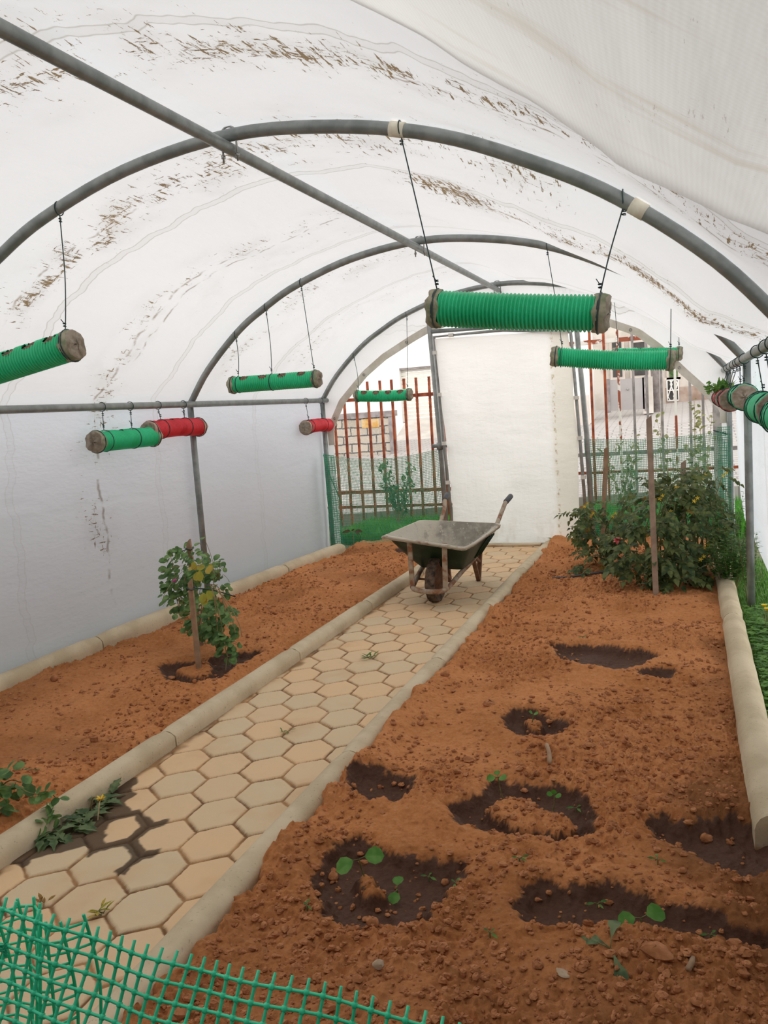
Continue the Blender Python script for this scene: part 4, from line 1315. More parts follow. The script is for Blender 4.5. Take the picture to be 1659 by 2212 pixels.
# tomato bushes and stakes in the far right corner
stake((-.228, 5.661, .02), (-.236, 5.665, 1.195), .034, M['woodgrey'], 'tall wooden stake in front of the tomato bushes at right')
stake((-.70, 7.10, .02), (-.632, 7.10, .935), .036, M['wood'], 'wooden stake left of the tomato bushes, against the green net')
stake((-.07, 6.75, .02), (-.045, 6.78, .82), .036, M['woodgrey'], 'dark wooden stake mostly buried in the tomato leaves')
def tomato(base, boxes, label, nfl):
    t = thing('tomato_plant', base, label, 'plant', 'tomato bushes in the right corner')
    lm = MB(); sm = MB(); fm = MB(); bm_ = MB()
    b0 = Vector(base)
    for (c, r, n) in boxes:
        c = Vector(c); r = Vector(r)
        for k in range(4):
            e = c+Vector((random.uniform(-1, 1)*r.x, random.uniform(-1, .2)*r.y, random.uniform(-.3, .9)*r.z))
            md = b0.lerp(e, .5)+Vector((random.uniform(-.08, .08), random.uniform(-.1, .02), .05))
            sm.tube(spline([b0+rv(.02), md, e], 12), [.0075-.0004*i for i in range(13)], 6)
        for i in range(n):
            g = rv(); g = g/max(1, g.length/1.35)
            p = c+Vector((g.x*r.x*.7, g.y*r.y*.7, g.z*r.z*.7))
            d = Vector((g.x, g.y-.45, g.z*.25+.05))+rv(.35)
            if random.random() < .07:
                leaf(bm_, p, d+Vector((0, -.3, -.6)), Vector((0, -.5, 1)), random.uniform(.05, .08), 'ovate', .5, .3)
            compound(lm, sm, p, d, Vector((0, -.35, 1))+rv(.2), random.uniform(.09, .155), 5, 'ovate', random.uniform(.34, .46), .35)
        for i in range(nfl):
            g = rv(.55); p = c+Vector((g.x*r.x, -abs(g.y)*r.y-.05, g.z*r.z))
            for q in range(5):
                a = q*1.257
                leaf(fm, p, Vector((math.cos(a), -.5, math.sin(a))), Vector((0, -1, 0)), .018, 'narrow', .2, .1)
            p2 = p+Vector((.02, 0, .02))
            for q in range(5):
                a = q*1.257+.4
                leaf(fm, p2, Vector((math.cos(a), -.5, math.sin(a))), Vector((0, -1, 0)), .016, 'narrow', .2, .1)
    build('stem', sm, M['stem'], t)
    build('foliage', lm, M['tomato'], t, smooth=False)
    if fm.v: tag(build('flower', fm, M['flower_y'], t, smooth=False), 'small yellow flowers')
    if bm_.v: tag(build('dry_leaves', bm_, M['tomato_b'], t, smooth=False), 'brown dried leaves')
    return t
tomato((-.62, 6.75, .03), [(at(1310, 1135, Y=6.7), (.19, .2, .16), 55), (at(1260, 1120, Y=6.7), (.06, .1, .15), 14), (at(1300, 1205, Y=6.55), (.16, .18, .12), 40)],
       'left tomato bush with a pink bloom, beside the door curtain', 2)
tomato((-.23, 6.05, .03), [(at(1420, 1110, Y=6.0), (.20, .2, .15), 60), (at(1400, 1190, Y=6.0), (.22, .2, .15), 70), (at(1440, 1045, Y=6.2), (.14, .15, .08), 22), (at(1440, 1240, Y=5.95), (.17, .15, .09), 34)],
       'middle tomato bush behind the tall stake, sprawling over the soil', 3)
tomato((.03, 6.5, .03), [(at(1490, 1060, Y=6.5), (.15, .18, .14), 45), (at(1520, 1150, Y=6.35), (.15, .18, .16), 50), (at(1500, 1235, Y=6.2), (.13, .15, .10), 30), (at(1530, 1030, Y=6.6), (.10, .1, .06), 10)],
       'right tomato bush with yellow flowers, next to the weeds', 3)
mb = MB(); c = Vector(at(1333, 1167, Y=6.4))
for q in range(9):
    leaf(mb, c, rv()+Vector((0, -1, .2)), Vector((0, -.3, 1)), .03, 'round', .4, .2)
fo = MB(); fo.tube([c+Vector((0, .02, -.25)), c+Vector((0, .01, -.1)), c], .003, 5)
t = thing('garden_flower', (c.x, c.y, c.z-.25), 'pink-red double flower among the left tomato leaves', 'flower')
build('bloom', mb, M['flower_r'], t, smooth=False); build('stem', fo, M['stem'], t)

# feathery weed stems by the right wall
def stem_plant(base, H, n, spread, label, kind='narrow', mat='weed', ll=.05, per=14, flowers=0, group=None, cat='plant', lean=(0, 0), name='weed_plant'):
    t = thing(name, base, label, cat, group)
    lm = MB(); sm = MB(); fm = MB()
    b = Vector(base)
    for i in range(n):
        a = random.uniform(0, 6.28); rr = spread*math.sqrt(random.random())
        tp = b+Vector((math.cos(a)*rr+lean[0], math.sin(a)*rr+lean[1], H*random.uniform(.6, 1)))
        md = b.lerp(tp, .5)+Vector((math.cos(a)*rr*.2, math.sin(a)*rr*.2, H*.1))
        pts = spline([b+Vector((math.cos(a), math.sin(a), 0))*spread*.15, md, tp], 10)
        sm.tube(pts, [.003*(1-.07*k) for k in range(11)], 4)
        for k in range(per):
            f = .2+.8*(k+.5)/per
            j = min(int(f*10), 9); p = pts[j].lerp(pts[j+1], f*10-j)
            an = k*2.4+i
            leaf(lm, p, Vector((math.cos(an), math.sin(an), .35)), Vector((0, 0, 1)), ll*random.uniform(.7, 1.2)*(1.2-.6*f), kind, .3, .15)
        if i < flowers:
            for q in range(6):
                leaf(fm, pts[-1], Vector((math.cos(q*1.05), math.sin(q*1.05)-.3, .5)), Vector((0, 0, 1)), .022, 'round', .1, .2)
    build('stem', sm, M['stem'], t)
    build('foliage', lm, M[mat], t, smooth=False)
    if fm.v: tag(build('flower', fm, M['flower_y'], t, smooth=False), 'yellow flowers')
    return t
def gz(x, y): return .0
stem_plant((.20, 6.6, .0), .62, 34, .17, 'tall feathery weed clump against the right plastic wall', 'narrow', 'weed', .06, 30)
stem_plant((.235, 6.0, .0), .46, 34, .19, 'bushy feathery weed between the tomato bushes and the right post', 'narrow', 'weed', .06, 28)
stem_plant((.33, 5.75, .0), .52, 9, .08, 'upright weed stems just left of the right post', 'narrow', 'weed', .05, 24)

def grass_patch(name, area, n, h, mat, label, cat, seedz, w=.006, kind='stuff', bend=.5, flower=None):
    mb = MB()
    for i in range(n):
        x, y = area()
        z = seedz(x, y)
        a = random.uniform(0, 6.28); H = h*random.uniform(.5, 1.15); bd = H*bend*random.uniform(.2, 1)
        dx, dy = math.cos(a), math.sin(a)
        sx_, sy_ = -dy*w/2, dx*w/2
        vs = []
        for k, f in enumerate((0, .5, .8)):
            c = (x+dx*bd*f*f, y+dy*bd*f*f, z+H*f*(1-.25*f*bend)); q = 1-f*.5
            vs += [(c[0]-sx_*q, c[1]-sy_*q, c[2]), (c[0]+sx_*q, c[1]+sy_*q, c[2])]
        vs.append((x+dx*bd, y+dy*bd, z+H*(1-.25*bend)))
        mb.add(vs, [(0, 1, 3, 2), (2, 3, 5, 4), (4, 5, 6)])
    o = build(name, mb, M[mat], smooth=False)
    return tag(o, label, cat, kind=kind)
grass_patch('grass', lambda: (random.uniform(-3.6, -1.9), random.uniform(8.3, 9.5)), 9000, .18, 'grass', 'bright green grass outside, below the left net', 'grass', lambda x, y: -.03, .009)
grass_patch('grass', lambda: (random.uniform(-1.0, .9), random.uniform(8.32, 9.5)), 8000, .30, 'grass', 'green grass outside, behind the right net', 'grass', lambda x, y: -.03, .010)
grass_patch('grass', lambda: (random.uniform(.27, .52), 2.5+4.7*random.random()), 5200, .085, 'weed', 'low green grass between the right kerb and the plastic wall', 'grass', lambda x, y: -.05, .006)
def clover():
    mb = MB()
    for i in range(1500):
        y = random.uniform(2.7, 5.4); x = random.uniform(.275, .50); z = random.uniform(.0, .075)
        p = Vector((x, y, z))
        a0 = random.uniform(0, 6)
        for k in range(3):
            a = a0+k*2.09
            leaf(mb, p, Vector((math.cos(a), math.sin(a), .15)), Vector((0, 0, 1)), .017, 'heart' if False else 'round', .1, .1, 0, 1.2)
    return tag(build('clover', mb, M['weed'], smooth=False), 'three-leaved clover growing along the right kerb', 'weeds', kind='stuff')
clover()
for (px, py, lab) in ((1651, 1312, 'upper yellow flower on a thin stem by the right kerb'), (1657, 1320, 'lower yellow flower on a thin stem by the right kerb')):
    c = Vector(at(px, py, X=.36))
    t = thing('wild_flower', (c.x, c.y, c.z-.18), lab, 'flower', 'yellow wild flowers by the right kerb')
    mb = MB(); mb.tube([c+Vector((.01, 0, -.18)), c+Vector((.006, 0, -.08)), c], .002, 5); build('stem', mb, M['stem'], t)
    mb = MB()
    for q in range(6):
        leaf(mb, c, Vector((math.cos(q*1.05)*.7, math.sin(q*1.05)*.7, .8)), Vector((0, 0, 1)), .024, 'round', .1, .3)
    build('bloom', mb, M['flower_y'], t, smooth=False)

# seedlings and weeds on the right bed
def soilz(x, y):
    h, _ = (left_soil if x < -2 else right_soil)(np.array([[x]]), np.array([[y]]))
    return float(h[0, 0])
def sprout(x, y, stem_h, leaves, label, mat='sprout', kind='heart', name='seedling', group=None, lean=(0, 0), stemmat='stem', cat='seedling'):
    z = soilz(x, y)
    t = thing(name, (x, y, z), label, cat, group)
    b = Vector((x, y, z-.01)); tp = Vector((x+lean[0], y+lean[1], z+stem_h))
    mb = MB(); mb.tube(spline([b, b.lerp(tp, .5)+Vector((lean[0]*.2, 0, 0)), tp], 6), .0022, 5)
    for (dx, dy, dz, L) in leaves:
        d = Vector((dx, dy, dz)).normalized()
        mb.tube([tp, tp+d*L*.35], .0014, 4)
    build('stem', mb, M[stemmat], t)
    for (dx, dy, dz, L) in leaves:
        d = Vector((dx, dy, dz)).normalized(); lb = MB()
        leaf(lb, tp+d*L*.3, d+Vector((0, 0, -.25)), Vector((.1*dx, -.55, 1)), L, kind if kind != 'heart' else 'round', .25, .12, 0, 1.25 if kind == 'heart' else 1)
        build('leaf', lb, M[mat], t, smooth=False)
    return t
sprout(-.896, 2.103, .055, [(-.7, -.5, .0, .055), (.75, .2, .35, .055)], 'squash seedling with two large leaves in the nearest left pit', lean=(-.01, -.01))
sprout(-.799, 2.094, .030, [(0, -1, -.1, .035), (-.1, .6, .6, .032)], 'small pale seedling right of the two-leaved squash seedling')
sprout(-.606, 2.655, .085, [(.5, -.4, .4, .030), (-.6, -.3, .2, .030), (-.2, .4, .5, .022)], 'tall thin seedling on the dry mound in the middle pit', lean=(-.02, 0))
sprout(-.445, 2.62, .055, [(.5, -.4, .4, .022), (-.5, -.2, .4, .02), (0, -.3, .9, .018)], 'short seedling at the right of the dry mound in the middle pit', lean=(.008, 0))
sprout(-.144, 2.063, .030, [(-.8, -.3, .15, .045), (.6, .3, .3, .05)], 'seedling with two notched leaves in the wide pit at lower right')
sprout(-.640, 3.345, .045, [(.5, -.4, .5, .022), (-.3, -.3, .6, .018)], 'curled seedling in the small round pit', lean=(.012, 0))
sprout(-.204, 1.902, .012, [(.05, 1, .55, .075), (.35, -.9, .12, .075), (-1, .35, .1, .085), (-.8, .55, .25, .05)], 'weed rosette with spoon-shaped leaves at the bottom right', 'dandelion', 'spat', 'weed_rosette', cat='weed')
for (px, py, lab) in ((1124, 1893, 'tiny weed tuft between the two nearest pits'), (985, 1918, 'grass sprig at the right rim of the nearest left pit'), (1422, 1890, 'small bent weed in front of the right edge pit'),
                      (925, 1882, 'tiny sprout in the dark soil right of the pale seedling'), (1290, 1948, 'tiny drooping weed at the back of the wide pit'), (1245, 1750, 'tiny leafy sprig in the right end of the middle pit'), (1260, 1392, 'tiny green weed behind the farthest pit'), (665, 1980, 'thin grass blade left of the nearest pit'), (1535, 2022, 'small round leaf in the wide pit at lower right'), (1060, 2047, 'half-buried green leaf on the near soil')):
    p = at(px, py, Z=.02)
    sprout(p.x, p.y, .014, [(math.cos(a), math.sin(a), .4, random.uniform(.016, .028)) for a in (random.uniform(0, 2), random.uniform(2, 4), random.uniform(4, 6))], lab, 'weed', 'narrow', 'weed_sprig', cat='weed')

def joint_weed(px, py, n, L, label, mat='weed'):
    p = at(px, py, Z=.003)
    t = thing('path_weed', p, label, 'weed')
    lm = MB(); sm = MB()
    for i in range(n):
        a = random.uniform(0, 6.28); b = Vector((p.x+random.uniform(-.02, .02), p.y+random.uniform(-.01, .01), 0))
        d = Vector((math.cos(a), math.sin(a), random.uniform(.3, 1.1)))
        sm.tube([b, b+d.normalized()*L*.5], .001, 4)
        leaf(lm, b+d.normalized()*L*.3, d, Vector((0, 0, 1)), L*random.uniform(.6, 1.1), 'narrow', .3, .1)
    build('stem', sm, M['stem'], t); build('foliage', lm, M[mat], t, smooth=False)
joint_weed(797, 1421, 14, .045, 'green weed in a paver joint near the middle of the path')
joint_weed(616, 1580, 8, .03, 'tiny weed in a joint beside the left kerb, behind the dandelion')
joint_weed(88, 1953, 12, .03, 'dry brown tuft in a paver joint near the green mesh', 'tomato_b')
joint_weed(208, 1972, 10, .045, 'straw coloured grass tuft in a paver joint close to the green mesh', 'pea_y')
joint_weed(1108, 1166, 10, .10, 'small weed at the foot of the white door curtain, right of the wheelbarrow')
joint_weed(1205, 1172, 12, .12, 'grassy weed at the end of the right path kerb by the curtain')

# dandelion and pea sprigs by the left kerb
t = thing('dandelion', (-2.03, 2.34, 0), 'dandelion with one open yellow flower growing from the wet path joint', 'plant')
lm = MB(); sm = MB(); fm = MB()
b = Vector((-2.055, 2.33, .004))
for i in range(58):
    a = random.uniform(0, 6.28); Lr = random.uniform(.04, .085)
    q = b+Vector((random.uniform(-.02, .06), random.uniform(-.21, .16), .008))
    leaf(lm, q, Vector((math.cos(a)*.8+.25, math.sin(a), random.uniform(.1, .7))), Vector((0, 0, 1)), Lr, 'lobed', random.uniform(.3, .8), .2, 0, .75)
fc = Vector(at(218, 1727, Z=.085))
sm.tube(spline([b+Vector((.01, .02, 0)), b.lerp(fc, .6)+Vector((0, 0, .03)), fc], 8), .0028, 5)
f2 = Vector(at(211, 1772, Z=.05)); sm.tube(spline([f2, f2.lerp(fc, .5)+Vector((0, 0, .01)), fc+Vector((-.004, 0, 0))], 6), .0024, 5)
for q in range(26):
    a = q*.9
    leaf(fm, fc, Vector((math.cos(a)*.9+.2, math.sin(a)*.9-.3, .35+.5*(q % 3)/3)), Vector((0, 0, 1)), .020, 'narrow', .1, .1)
build('foliage', lm, M['dandelion'], t, smooth=False); build('stem', sm, M['drystem'], t); tag(build('flower', fm, M['flower_y'], t, smooth=False), 'open yellow flower head')
def pea_sprig(pts, n, label, L=(.03, .045), spread=.02):
    p0 = pts[0]
    t = thing('pea_shoot', p0, label, 'plant')
    sm = MB(); lm = MB()
    ps = spline(pts, 16); sm.tube(ps, .0022, 5)
    for i in range(n):
        k = random.randint(3, 16); p = ps[k]+rv(spread*.4)
        d = rv()+Vector((.2, -.5, .1))
        leaf(lm, p, d, Vector((0, -.4, 1))+rv(.3), random.uniform(*L), 'round', .15, .1)
    build('stem', sm, M['stem'], t); build('foliage', lm, M['pea'], t, smooth=False)
pea_sprig([Vector((-2.42, 2.31, .04)), Vector(at(30, 1700, Z=.12)), Vector(at(70, 1715, Z=.14)), Vector(at(118, 1718, Z=.11)), Vector(at(105, 1765, Z=.06)), Vector(at(85, 1795, Z=.03))], 34, 'trailing pea shoot hanging over the left kerb beside the dandelion')
pea_sprig([Vector((-2.48, 2.33, .04)), Vector(at(10, 1740, Z=.09)), Vector(at(5, 1700, Z=.13)), Vector(at(25, 1685, Z=.16)), Vector(at(45, 1690, Z=.15))], 40, 'clump of pea leaves at the left edge of the photo', (.035, .055), .07)
p = at(15, 1800, Z=.05)

# small plants at the far end of the left bed
sprout(-3.17, 7.80, .16, [(.9, -.3, .35, .09), (-.9, -.3, .3, .09), (.2, -.6, .8, .05), (.6, .3, -.1, .06), (-.5, .4, .1, .05)], 'young sapling with dark reddish leaves at the far end of the left bed', 'purple_leaf', 'ovate', 'sapling', stemmat='drystem', cat='plant')
t = thing('orange_flower', (-2.44, 7.42, .02), 'single orange flower in the small pit behind the wheelbarrow tray', 'flower')
c = Vector(at(888, 1196, Y=7.35)); mb = MB()
for q in range(14):
    leaf(mb, c, Vector((math.cos(q*.45), -.5, math.sin(q*.45))), Vector((0, -1, .2)), .032, 'narrow', .1, .1)
build('bloom', mb, M['flower_o'], t, smooth=False)
mb = MB(); mb.tube([(c.x, c.y+.01, -.02), (c.x, c.y+.01, .03), c], .003, 5); build('stem', mb, M['stem'], t)
pipe = MB(); pipe.tube(spline([(-.985, 6.27, soilz(-.985, 6.27)+.012), (-.85, 6.29, soilz(-.85, 6.29)+.012), (-.66, 6.35, soilz(-.66, 6.35)+.012), (-.5, 6.45, soilz(-.5, 6.45)+.01)], 14), .008, 8)
tag(build('drip_hose', pipe, M['grip']), 'thin black drip hose lying on the soil by the tomato bushes', 'hose')

# seedlings rooted in the red planter on the right rail: part of the planter
tt, cen, upv, side, d = r1
lm = MB()
for i in range(150):
    s = random.uniform(.02, .75)
    p = cen(s)+upv*.05+side*random.uniform(-.05, .05)
    leaf(lm, p, Vector((random.uniform(-1.2, .6), random.uniform(-.8, .5), random.uniform(.2, 1.2))), Vector((0, 0, 1)), random.uniform(.04, .12), 'narrow', .4, .1, 0, .7)
for i in range(90):
    s = random.uniform(.0, .5)
    p = cen(s)+upv*random.uniform(.05, .12)+side*random.uniform(-.12, .06)
    leaf(lm, p, rv()+Vector((-.3, -.3, .2)), Vector((0, 0, 1)), .03, 'round', .2, .1)
build('seedlings', lm, M['weed'], tt, smooth=False)

# loose clods and stones on the soil
def clods(name, n, xr, yr, label, hf):
    mb = MB()
    xs = np.array([[random.uniform(*xr) for _ in range(n)]]); u = np.array([[random.random() for _ in range(n)]])
    ys = yr[0]*(yr[1]/yr[0])**u
    z, at_ = hf(xs, ys)
    dens = fbm(xs*2.5+5, ys*2.5, 3)
    for i in range(n):
        if at_['wet'][0, i] > .3 and random.random() < .8: continue
        if dens[0, i] < random.uniform(-.5, .2): continue
        r = random.choice((.0025, .003, .0035, .0045, .005, .006, .0075, .010)) * random.uniform(.8, 1.25)
        if random.random() < .03: r *= 1.7
        mb.ball((xs[0, i], ys[0, i], z[0, i]+r*.35), r, 6, 4, squash=(random.uniform(.7, 1.5), random.uniform(.7, 1.5), random.uniform(.5, .9)), jit=.24)
    o = build(name, mb, M['clod'], smooth=False)
    return tag(o, label, 'soil', kind='stuff')
M['clod'] = two_tone('dry_clods', (.33, .125, .045), (.50, .215, .09), 30, .95, bump=.5, bscale=150)
clods('soil_clods', 15000, (-1.17, .13), (1.25, 7.5), 'crumbly clods scattered over the right bed', right_soil)
clods('soil_clods', 6000, (-3.35, -2.24), (2.3, 7.8), 'crumbly clods scattered over the left bed', left_soil)
def rock(px, py, r, sq, mat, label, name='stone', cat='stone', rot=0):
    p = at(px, py, Z=.03); z = soilz(p.x, p.y)
    mb = MB(); mb.ball((0, 0, 0), r, 10, 6, squash=sq, jit=.13)
    c, s = math.cos(rot), math.sin(rot)
    mb.v = [(v[0]*c-v[1]*s+p.x, v[0]*s+v[1]*c+p.y, v[2]+z+r*sq[2]*.45) for v in mb.v]
    return tag(build(name, mb, mat, auto=40), label, cat)
M['palestone'] = two_tone('pale_stone', (.42, .30, .20), (.55, .42, .30), 20, .9, bump=.3)
rock(1420, 2095, .034, (1.15, .75, .45), M['clod'], 'flat brown stone at the bottom right, beside the weed rosette', rot=-.5)
rock(1215, 2118, .015, (1.5, .8, .35), M['palestone'], 'small white angular chip near the bottom of the photo', rot=-.6)
rock(820, 2120, .014, (1, .9, .8), M['palestone'], 'small pale stone at the bottom, right of the green mesh')
rock(808, 2024, .018, (1, .8, .7), M['clod'], 'round brown stone on the near rim of the nearest left pit')
rock(960, 1880, .012, (1, 1, .8), M['clod'], 'round clod at the right rim of the nearest left pit')
rock(718, 1875, .016, (1, 1, .8), M['clod'], 'dark clod inside the upper left of the nearest pit')
rock(962, 1467, .020, (1.2, 1, .8), M['clod'], 'large brown clod beside the right path kerb')
rock(1525, 1790, .018, (1.1, .9, .8), M['clod'], 'large clod hanging over the pit at the right edge')
rock(118, 1478, .020, (1.1, .9, .9), M['clod'], 'large clod near the left wall kerb')
def stick(px, py, dx, dy, w, mat, label):
    p = at(px, py, Z=.03); z = soilz(p.x, p.y); a = Vector((p.x, p.y, z+.008)); b = Vector((p.x+dx, p.y+dy, soilz(p.x+dx, p.y+dy)+.008))
    mb = MB(); mb.tube([a, a.lerp(b, .5)+Vector((.004, 0, .004)), b], w, 6)
    tag(build('twig', mb, mat), label, 'twig')
stick(1182, 1625, .03, -.13, .009, M['wood'], 'thick brown twig below the small round pit')
stick(1208, 1975, .012, -.045, .004, M['drystem'], 'straw bit lying in the left end of the wide pit')
stick(1497, 2100, -.01, -.055, .007, M['wood'], 'short flat wood splinter at the bottom right')

# ------------------------------------------------------------------ outside: fence, shrubs, street
FY = 9.55
FENCE_MATS = {}
t = thing('iron_fence', (-1.6, FY, .05), 'rusty iron bar fence seen through the far end of the tunnel', 'fence')
leftbars = [(723, 925), (746, 925), (772, 925), (798, 925), (825, 925), (850, 925), (877, 925), (903, 925), (931, 925)]
for (px, py) in leftbars+[(958, 925)]:
    p = at(px, py, Y=FY)
    mb = MB(); mb.bar((p.x, FY, .0), (p.x+.012, FY, 1.71), .026, .026)
    build('bar', mb, M['rust'], t, smooth=False)
for k, px in enumerate((1278, 1308, 1337.5, 1369, 1398, 1429, 1459, 1490.5, 1518)):
    p = at(px, 848, Y=FY)
    mb = MB(); mb.bar((p.x, FY, .0), (p.x, FY, 2.12), .026, .026)
    build('bar', mb, M['rust'] if k < 2 else M['rustwhite'] if k in (2, 6) else M['irongrey'], t, smooth=False)
for (x0, x1, z, mt, w) in ((-5, -1.9, 1.508, 'rust', .04), (-5, -1.9, .40, 'rust', .04), (-5, -1.9, .22, 'rust', .03), (-1.2, .9, 1.93, 'rustwhite', .045), (-1.2, 1.2, .72, 'irongrey', .04), (-1.2, 1.2, .52, 'rust', .03)):
    mb = MB(); mb.bar((x0, FY+.02, z), (x1, FY+.02, z), w, w)
    build('rail', mb, M[mt], t, smooth=False)
p = at(1549, 900, Y=FY)
mb = MB(); mb.box((p.x-.04, FY-.04, -.05), (p.x+.05, FY+.05, 1.35)); build('post', mb, M['irongrey'], t, smooth=False)

def shrub(base, H, R, n, mat, label, kind='narrow', ll=.06, stems=9, group=None):
    t = thing('shrub', base, label, 'shrub', group)
    lm = MB(); sm = MB(); b = Vector(base)
    for i in range(stems):
        a = random.uniform(0, 6.28); r = R*random.uniform(.3, 1)
        tp = b+Vector((math.cos(a)*r, math.sin(a)*r*.6, H*random.uniform(.6, 1)))
        pts = spline([b, b.lerp(tp, .5)+rv(.02), tp], 10)
        sm.tube(pts, [.006*(1-.08*k) for k in range(11)], 5)
        for k in range(n//stems):
            f = random.uniform(.4, 1.0); j = min(int(f*10), 9); p = pts[j].lerp(pts[j+1], f*10-j)+rv(.018)
            leaf(lm, p, rv()+Vector((0, 0, .5)), Vector((0, 0, 1))+rv(.3), ll*random.uniform(.6, 1.2), kind, .2, .15)
    build('stem', sm, M['drystem'], t); build('foliage', lm, M[mat], t, smooth=False)
shrub((-3.10, 9.05, -.03), .86, .26, 420, 'shrub', 'leafy shrub outside behind the left net', 'narrow', .085, 11)
def sh_at(px, y): 
    p = at(px, 1000, Y=y); return (p.x, y, -.03)
shrub(sh_at(1350, 9.0), 1.02, .20, 220, 'shrub_pale', 'pale shrub outside, behind the right net near the door', 'narrow', .09, 9)
shrub(sh_at(1440, 9.0), 1.22, .14, 60, 'shrub_pale', 'thin bare-stemmed shrub outside, left of the pale leafy one', 'round', .05, 5)
shrub(sh_at(1505, 9.1), 1.30, .18, 190, 'shrub_pale', 'tall pale leafy shrub outside at the right end of the fence', 'round', .055, 8)

# stone wall
def stone_wall_material():
    N = NT('rubble_stone_wall')
    c = N.coord()
    w = N.n('ShaderNodeVectorMath', operation='ADD')
    N.put(w.inputs[0], c)
    nz_ = N.n('ShaderNodeTexNoise'); N.put(nz_.inputs['Vector'], c); nz_.inputs['Scale'].default_value = 5
    sc = N.n('ShaderNodeVectorMath', operation='SCALE'); N.put(sc.inputs[0], nz_.outputs['Color']); sc.inputs['Scale'].default_value = .05
    N.put(w.inputs[1], sc.outputs[0])
    rot = N.n('ShaderNodeMapping'); N.put(rot.inputs[0], w.outputs[0]); rot.inputs['Rotation'].default_value = (math.radians(90), 0, 0)
    br = N.n('ShaderNodeTexBrick'); N.put(br.inputs['Vector'], rot.outputs[0])
    br.inputs['Scale'].default_value = 1.0; br.inputs['Brick Width'].default_value = .29; br.inputs['Row Height'].default_value = .135
    br.inputs['Mortar Size'].default_value = .011; br.inputs['Color1'].default_value = (.40, .35, .29, 1); br.inputs['Color2'].default_value = (.50, .43, .36, 1)
    br.inputs['Mortar'].default_value = (.10, .10, .10, 1)
    col = N.mix(N.math('MULTIPLY', N.step(N.noise(c, 30, 4), .5, .7), .5), br.outputs['Color'], (.66, .58, .48))
    return N.done(N.pbr(col, .9))
M['stonewall'] = stone_wall_material()
SY = 13.0
a = at(848, 975, Y=SY); b = at(848, 892, Y=SY)
t = thing('stone_wall', (-5.6, SY, .6), 'low rubble stone wall with grey coping across the street', 'wall')
mb = MB(); mb.box((-6.9, SY, .5), (a.x, SY+.25, b.z-.05)); build('masonry', mb, M['stonewall'], t, smooth=False)
mb = MB(); mb.box((-6.9, SY-.03, b.z-.05), (a.x+.03, SY+.28, b.z+.04)); mb.box((a.x-.03, SY-.015, .6), (a.x+.02, SY+.2, b.z)); build('coping', mb, M['irongrey'], t, smooth=False)
p0 = at(781, 906, Y=SY)
mb = MB(); mb.box((p0.x, SY-.012, p0.z-.14), (p0.x+.30, SY+.02, p0.z+.0)); M['orangestone'] = two_tone('orange_stone', (.55, .28, .05), (.62, .45, .25), 9, .8)
tag(build('orange_stone', mb, M['orangestone'], t, smooth=False), 'one orange coloured stone')

# white house with garage shutter
HYB = 15.6
g0 = at(862, 796, Y=HYB); g1 = at(990, 905, Y=HYB)
t = thing('white_house', (-4, HYB, .8), 'white rendered house with a garage shutter, across the street behind the fence', 'house')
mb = MB()
gx0, gx1, gzt, gzb = g0.x, g0.x+1.9, g0.z, at(905, 910, Y=HYB).z
mb.box((-12, HYB, .2), (gx0, HYB+.4, 5)); mb.box((gx1, HYB, .2), (-1.9, HYB+.4, 5)); mb.box((gx0, HYB, gzt), (gx1, HYB+.4, 5)); mb.box((gx0, HYB, .2), (gx1, HYB+.4, gzb-.02))
build('wall', mb, M['house'], t, smooth=False)
mb = MB()
M['shutter'] = two_tone('cream_shutter', (.70, .67, .60), (.76, .73, .66), 3, .6)
nsl = 14
for k in range(nsl):
    z0 = gzb+(gzt-gzb)*k/nsl; z1 = gzb+(gzt-gzb)*(k+1)/nsl
    mb.box((gx0, HYB+.10+.012*(k % 2), z0), (gx1, HYB+.2, z1-.008))
build('garage_shutter', mb, M['shutter'], t, smooth=False)
mb = MB(); mb.box((gx0-.02, HYB+.02, gzt-.035), (gx1, HYB+.2, gzt)); mb.box((gx0, HYB+.05, gzb-.03), (gx1, HYB+.2, gzb)); build('lintel', mb, M['irongrey'], t, smooth=False)
q0 = at(905, 925, Y=14.9); 
mb = MB(); mb.add([(gx0+.1, 14.2, .6), (gx1, 14.2, .62), (gx1, 15.55, gzb+.02), (gx0+.1, 15.55, gzb+.02), (gx0+.1, 14.2, .2), (gx1, 14.2, .2), (gx1, 15.55, .2), (gx0+.1, 15.55, .2)], [(0, 1, 2, 3), (0, 4, 5, 1), (3, 2, 6, 7), (0, 3, 7, 4), (1, 5, 6, 2)])
build('ramp', mb, M['oldwall'], t, smooth=False)
mb = MB(); mb.box((-2.9, 14.6, .6), (-1.55, 15.6, 4.5)); build('side_wing', mb, M['house'], t, smooth=False)
pb = at(1285, 852, Y=14.58)
mb = MB(); mb.box((-2.9, 14.55, .6), (-1.545, 14.62, pb.z)); build('plinth', mb, M['house_base'], t, smooth=False)

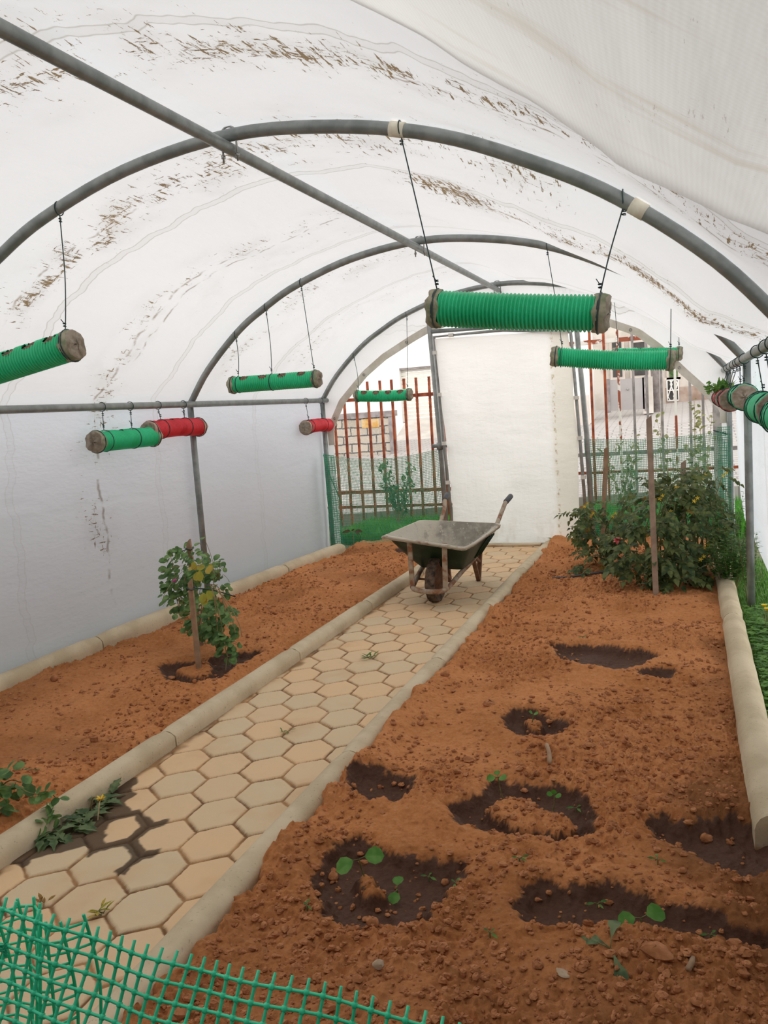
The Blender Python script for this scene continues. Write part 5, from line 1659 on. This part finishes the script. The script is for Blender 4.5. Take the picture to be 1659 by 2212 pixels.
# grey sheet gate and old buildings on the right
GY = 15.2
a = at(1316, 888, Y=GY); b = at(1394, 815, Y=GY)
t = thing('street_gate', ((a.x+b.x)/2, GY, a.z), 'plain grey sheet metal gate across the cobbled street', 'gate')
mb = MB(); mb.box((a.x, GY, a.z), (b.x, GY+.04, b.z)); build('panel', mb, M['gatemetal'], t, smooth=False)
mb = MB(); c = at(1356, 841, Y=GY-.02); mb.ball((c.x, GY-.02, c.z), .018, 8, 6); tag(build('knob', mb, M['bolt'], t), 'small round knob')
for x in (a.x, b.x):
    mb = MB(); mb.box((x-.025, GY-.02, a.z-.03), (x+.025, GY+.06, b.z+.02)); build('gate_post', mb, M['irongrey'], t, smooth=False)
t = thing('old_building', (.5, 17.5, 1.1), 'old plastered building with dark windows behind the grey gate', 'building')
BY = 17.4
mb = MB(); mb.box((-1.75, BY, .8), (6, BY+.5, 4.8)); build('wall', mb, M['oldwall'], t, smooth=False)
def opening(px0, py0, px1, py1, nm, mat, bars=0):
    a = at(px0, py1, Y=BY-.02); b = at(px1, py0, Y=BY-.02)
    mb = MB(); mb.box((a.x-.05, BY-.05, a.z-.05), (b.x+.05, BY+.01, b.z+.05)); f = build(nm, mb, M['house_base'], t, smooth=False)
    mb = MB(); mb.box((a.x, BY-.065, a.z), (b.x, BY-.04, b.z)); build('pane', mb, M[mat], f, smooth=False)
    if bars:
        mb = MB(); n = bars
        for k in range(n+1):
            x = a.x+(b.x-a.x)*k/n
            w_ = 0 if k in (0, n) else .04
            pts = [(x, BY-.09, a.z), (x+w_*(-1)**k, BY-.09, a.z*.8+b.z*.2), (x, BY-.09, (a.z+b.z)/2), (x-w_*(-1)**k, BY-.09, a.z*.2+b.z*.8), (x, BY-.09, b.z)]
            mb.tube(pts, .012, 5)
        for z in (a.z, (a.z+b.z)/2, b.z):
            mb.tube([(a.x, BY-.09, z), (b.x, BY-.09, z)], .014, 5)
        tag(build('grille', mb, M['house'], f), 'white scrolled iron grille')
opening(1325, 738, 1342, 815, 'window', 'dark')
opening(1368, 738, 1398, 812, 'window', 'dark')
opening(1442, 820, 1465, 866, 'window', 'dark', 4)
opening(1446, 738, 1462, 815, 'window', 'shrub')
a = at(1402, 880, Y=BY-.1); b = at(1437, 838, Y=BY-.1); c = at(1520, 838, Y=BY-.1)
mb = MB(); mb.box((b.x, BY-.06, .8), (5.9, BY, b.z+.0)); build('plinth', mb, M['brownwall'], t, smooth=False)
a = at(1417, 880, Y=15.6); b = at(1417, 700, Y=15.6)
mb = MB(); mb.tube([(a.x, 15.6, a.z-.1), (a.x, 15.6, 4.2)], .07, 10)
tag(build('utility_pole', mb, M['irongrey']), 'grey utility pole standing right of the sheet metal gate', 'pole')
a = at(1403, 880, Y=15.25); b = at(1403, 820, Y=15.25)
mb = MB(); mb.box((a.x-.10, 15.2, a.z-.1), (a.x+.06, 15.45, b.z+.05))
tag(build('gate_pillar', mb, M['oldwall'], smooth=False), 'mossy plaster pillar between the grey gate and the pole', 'pillar')
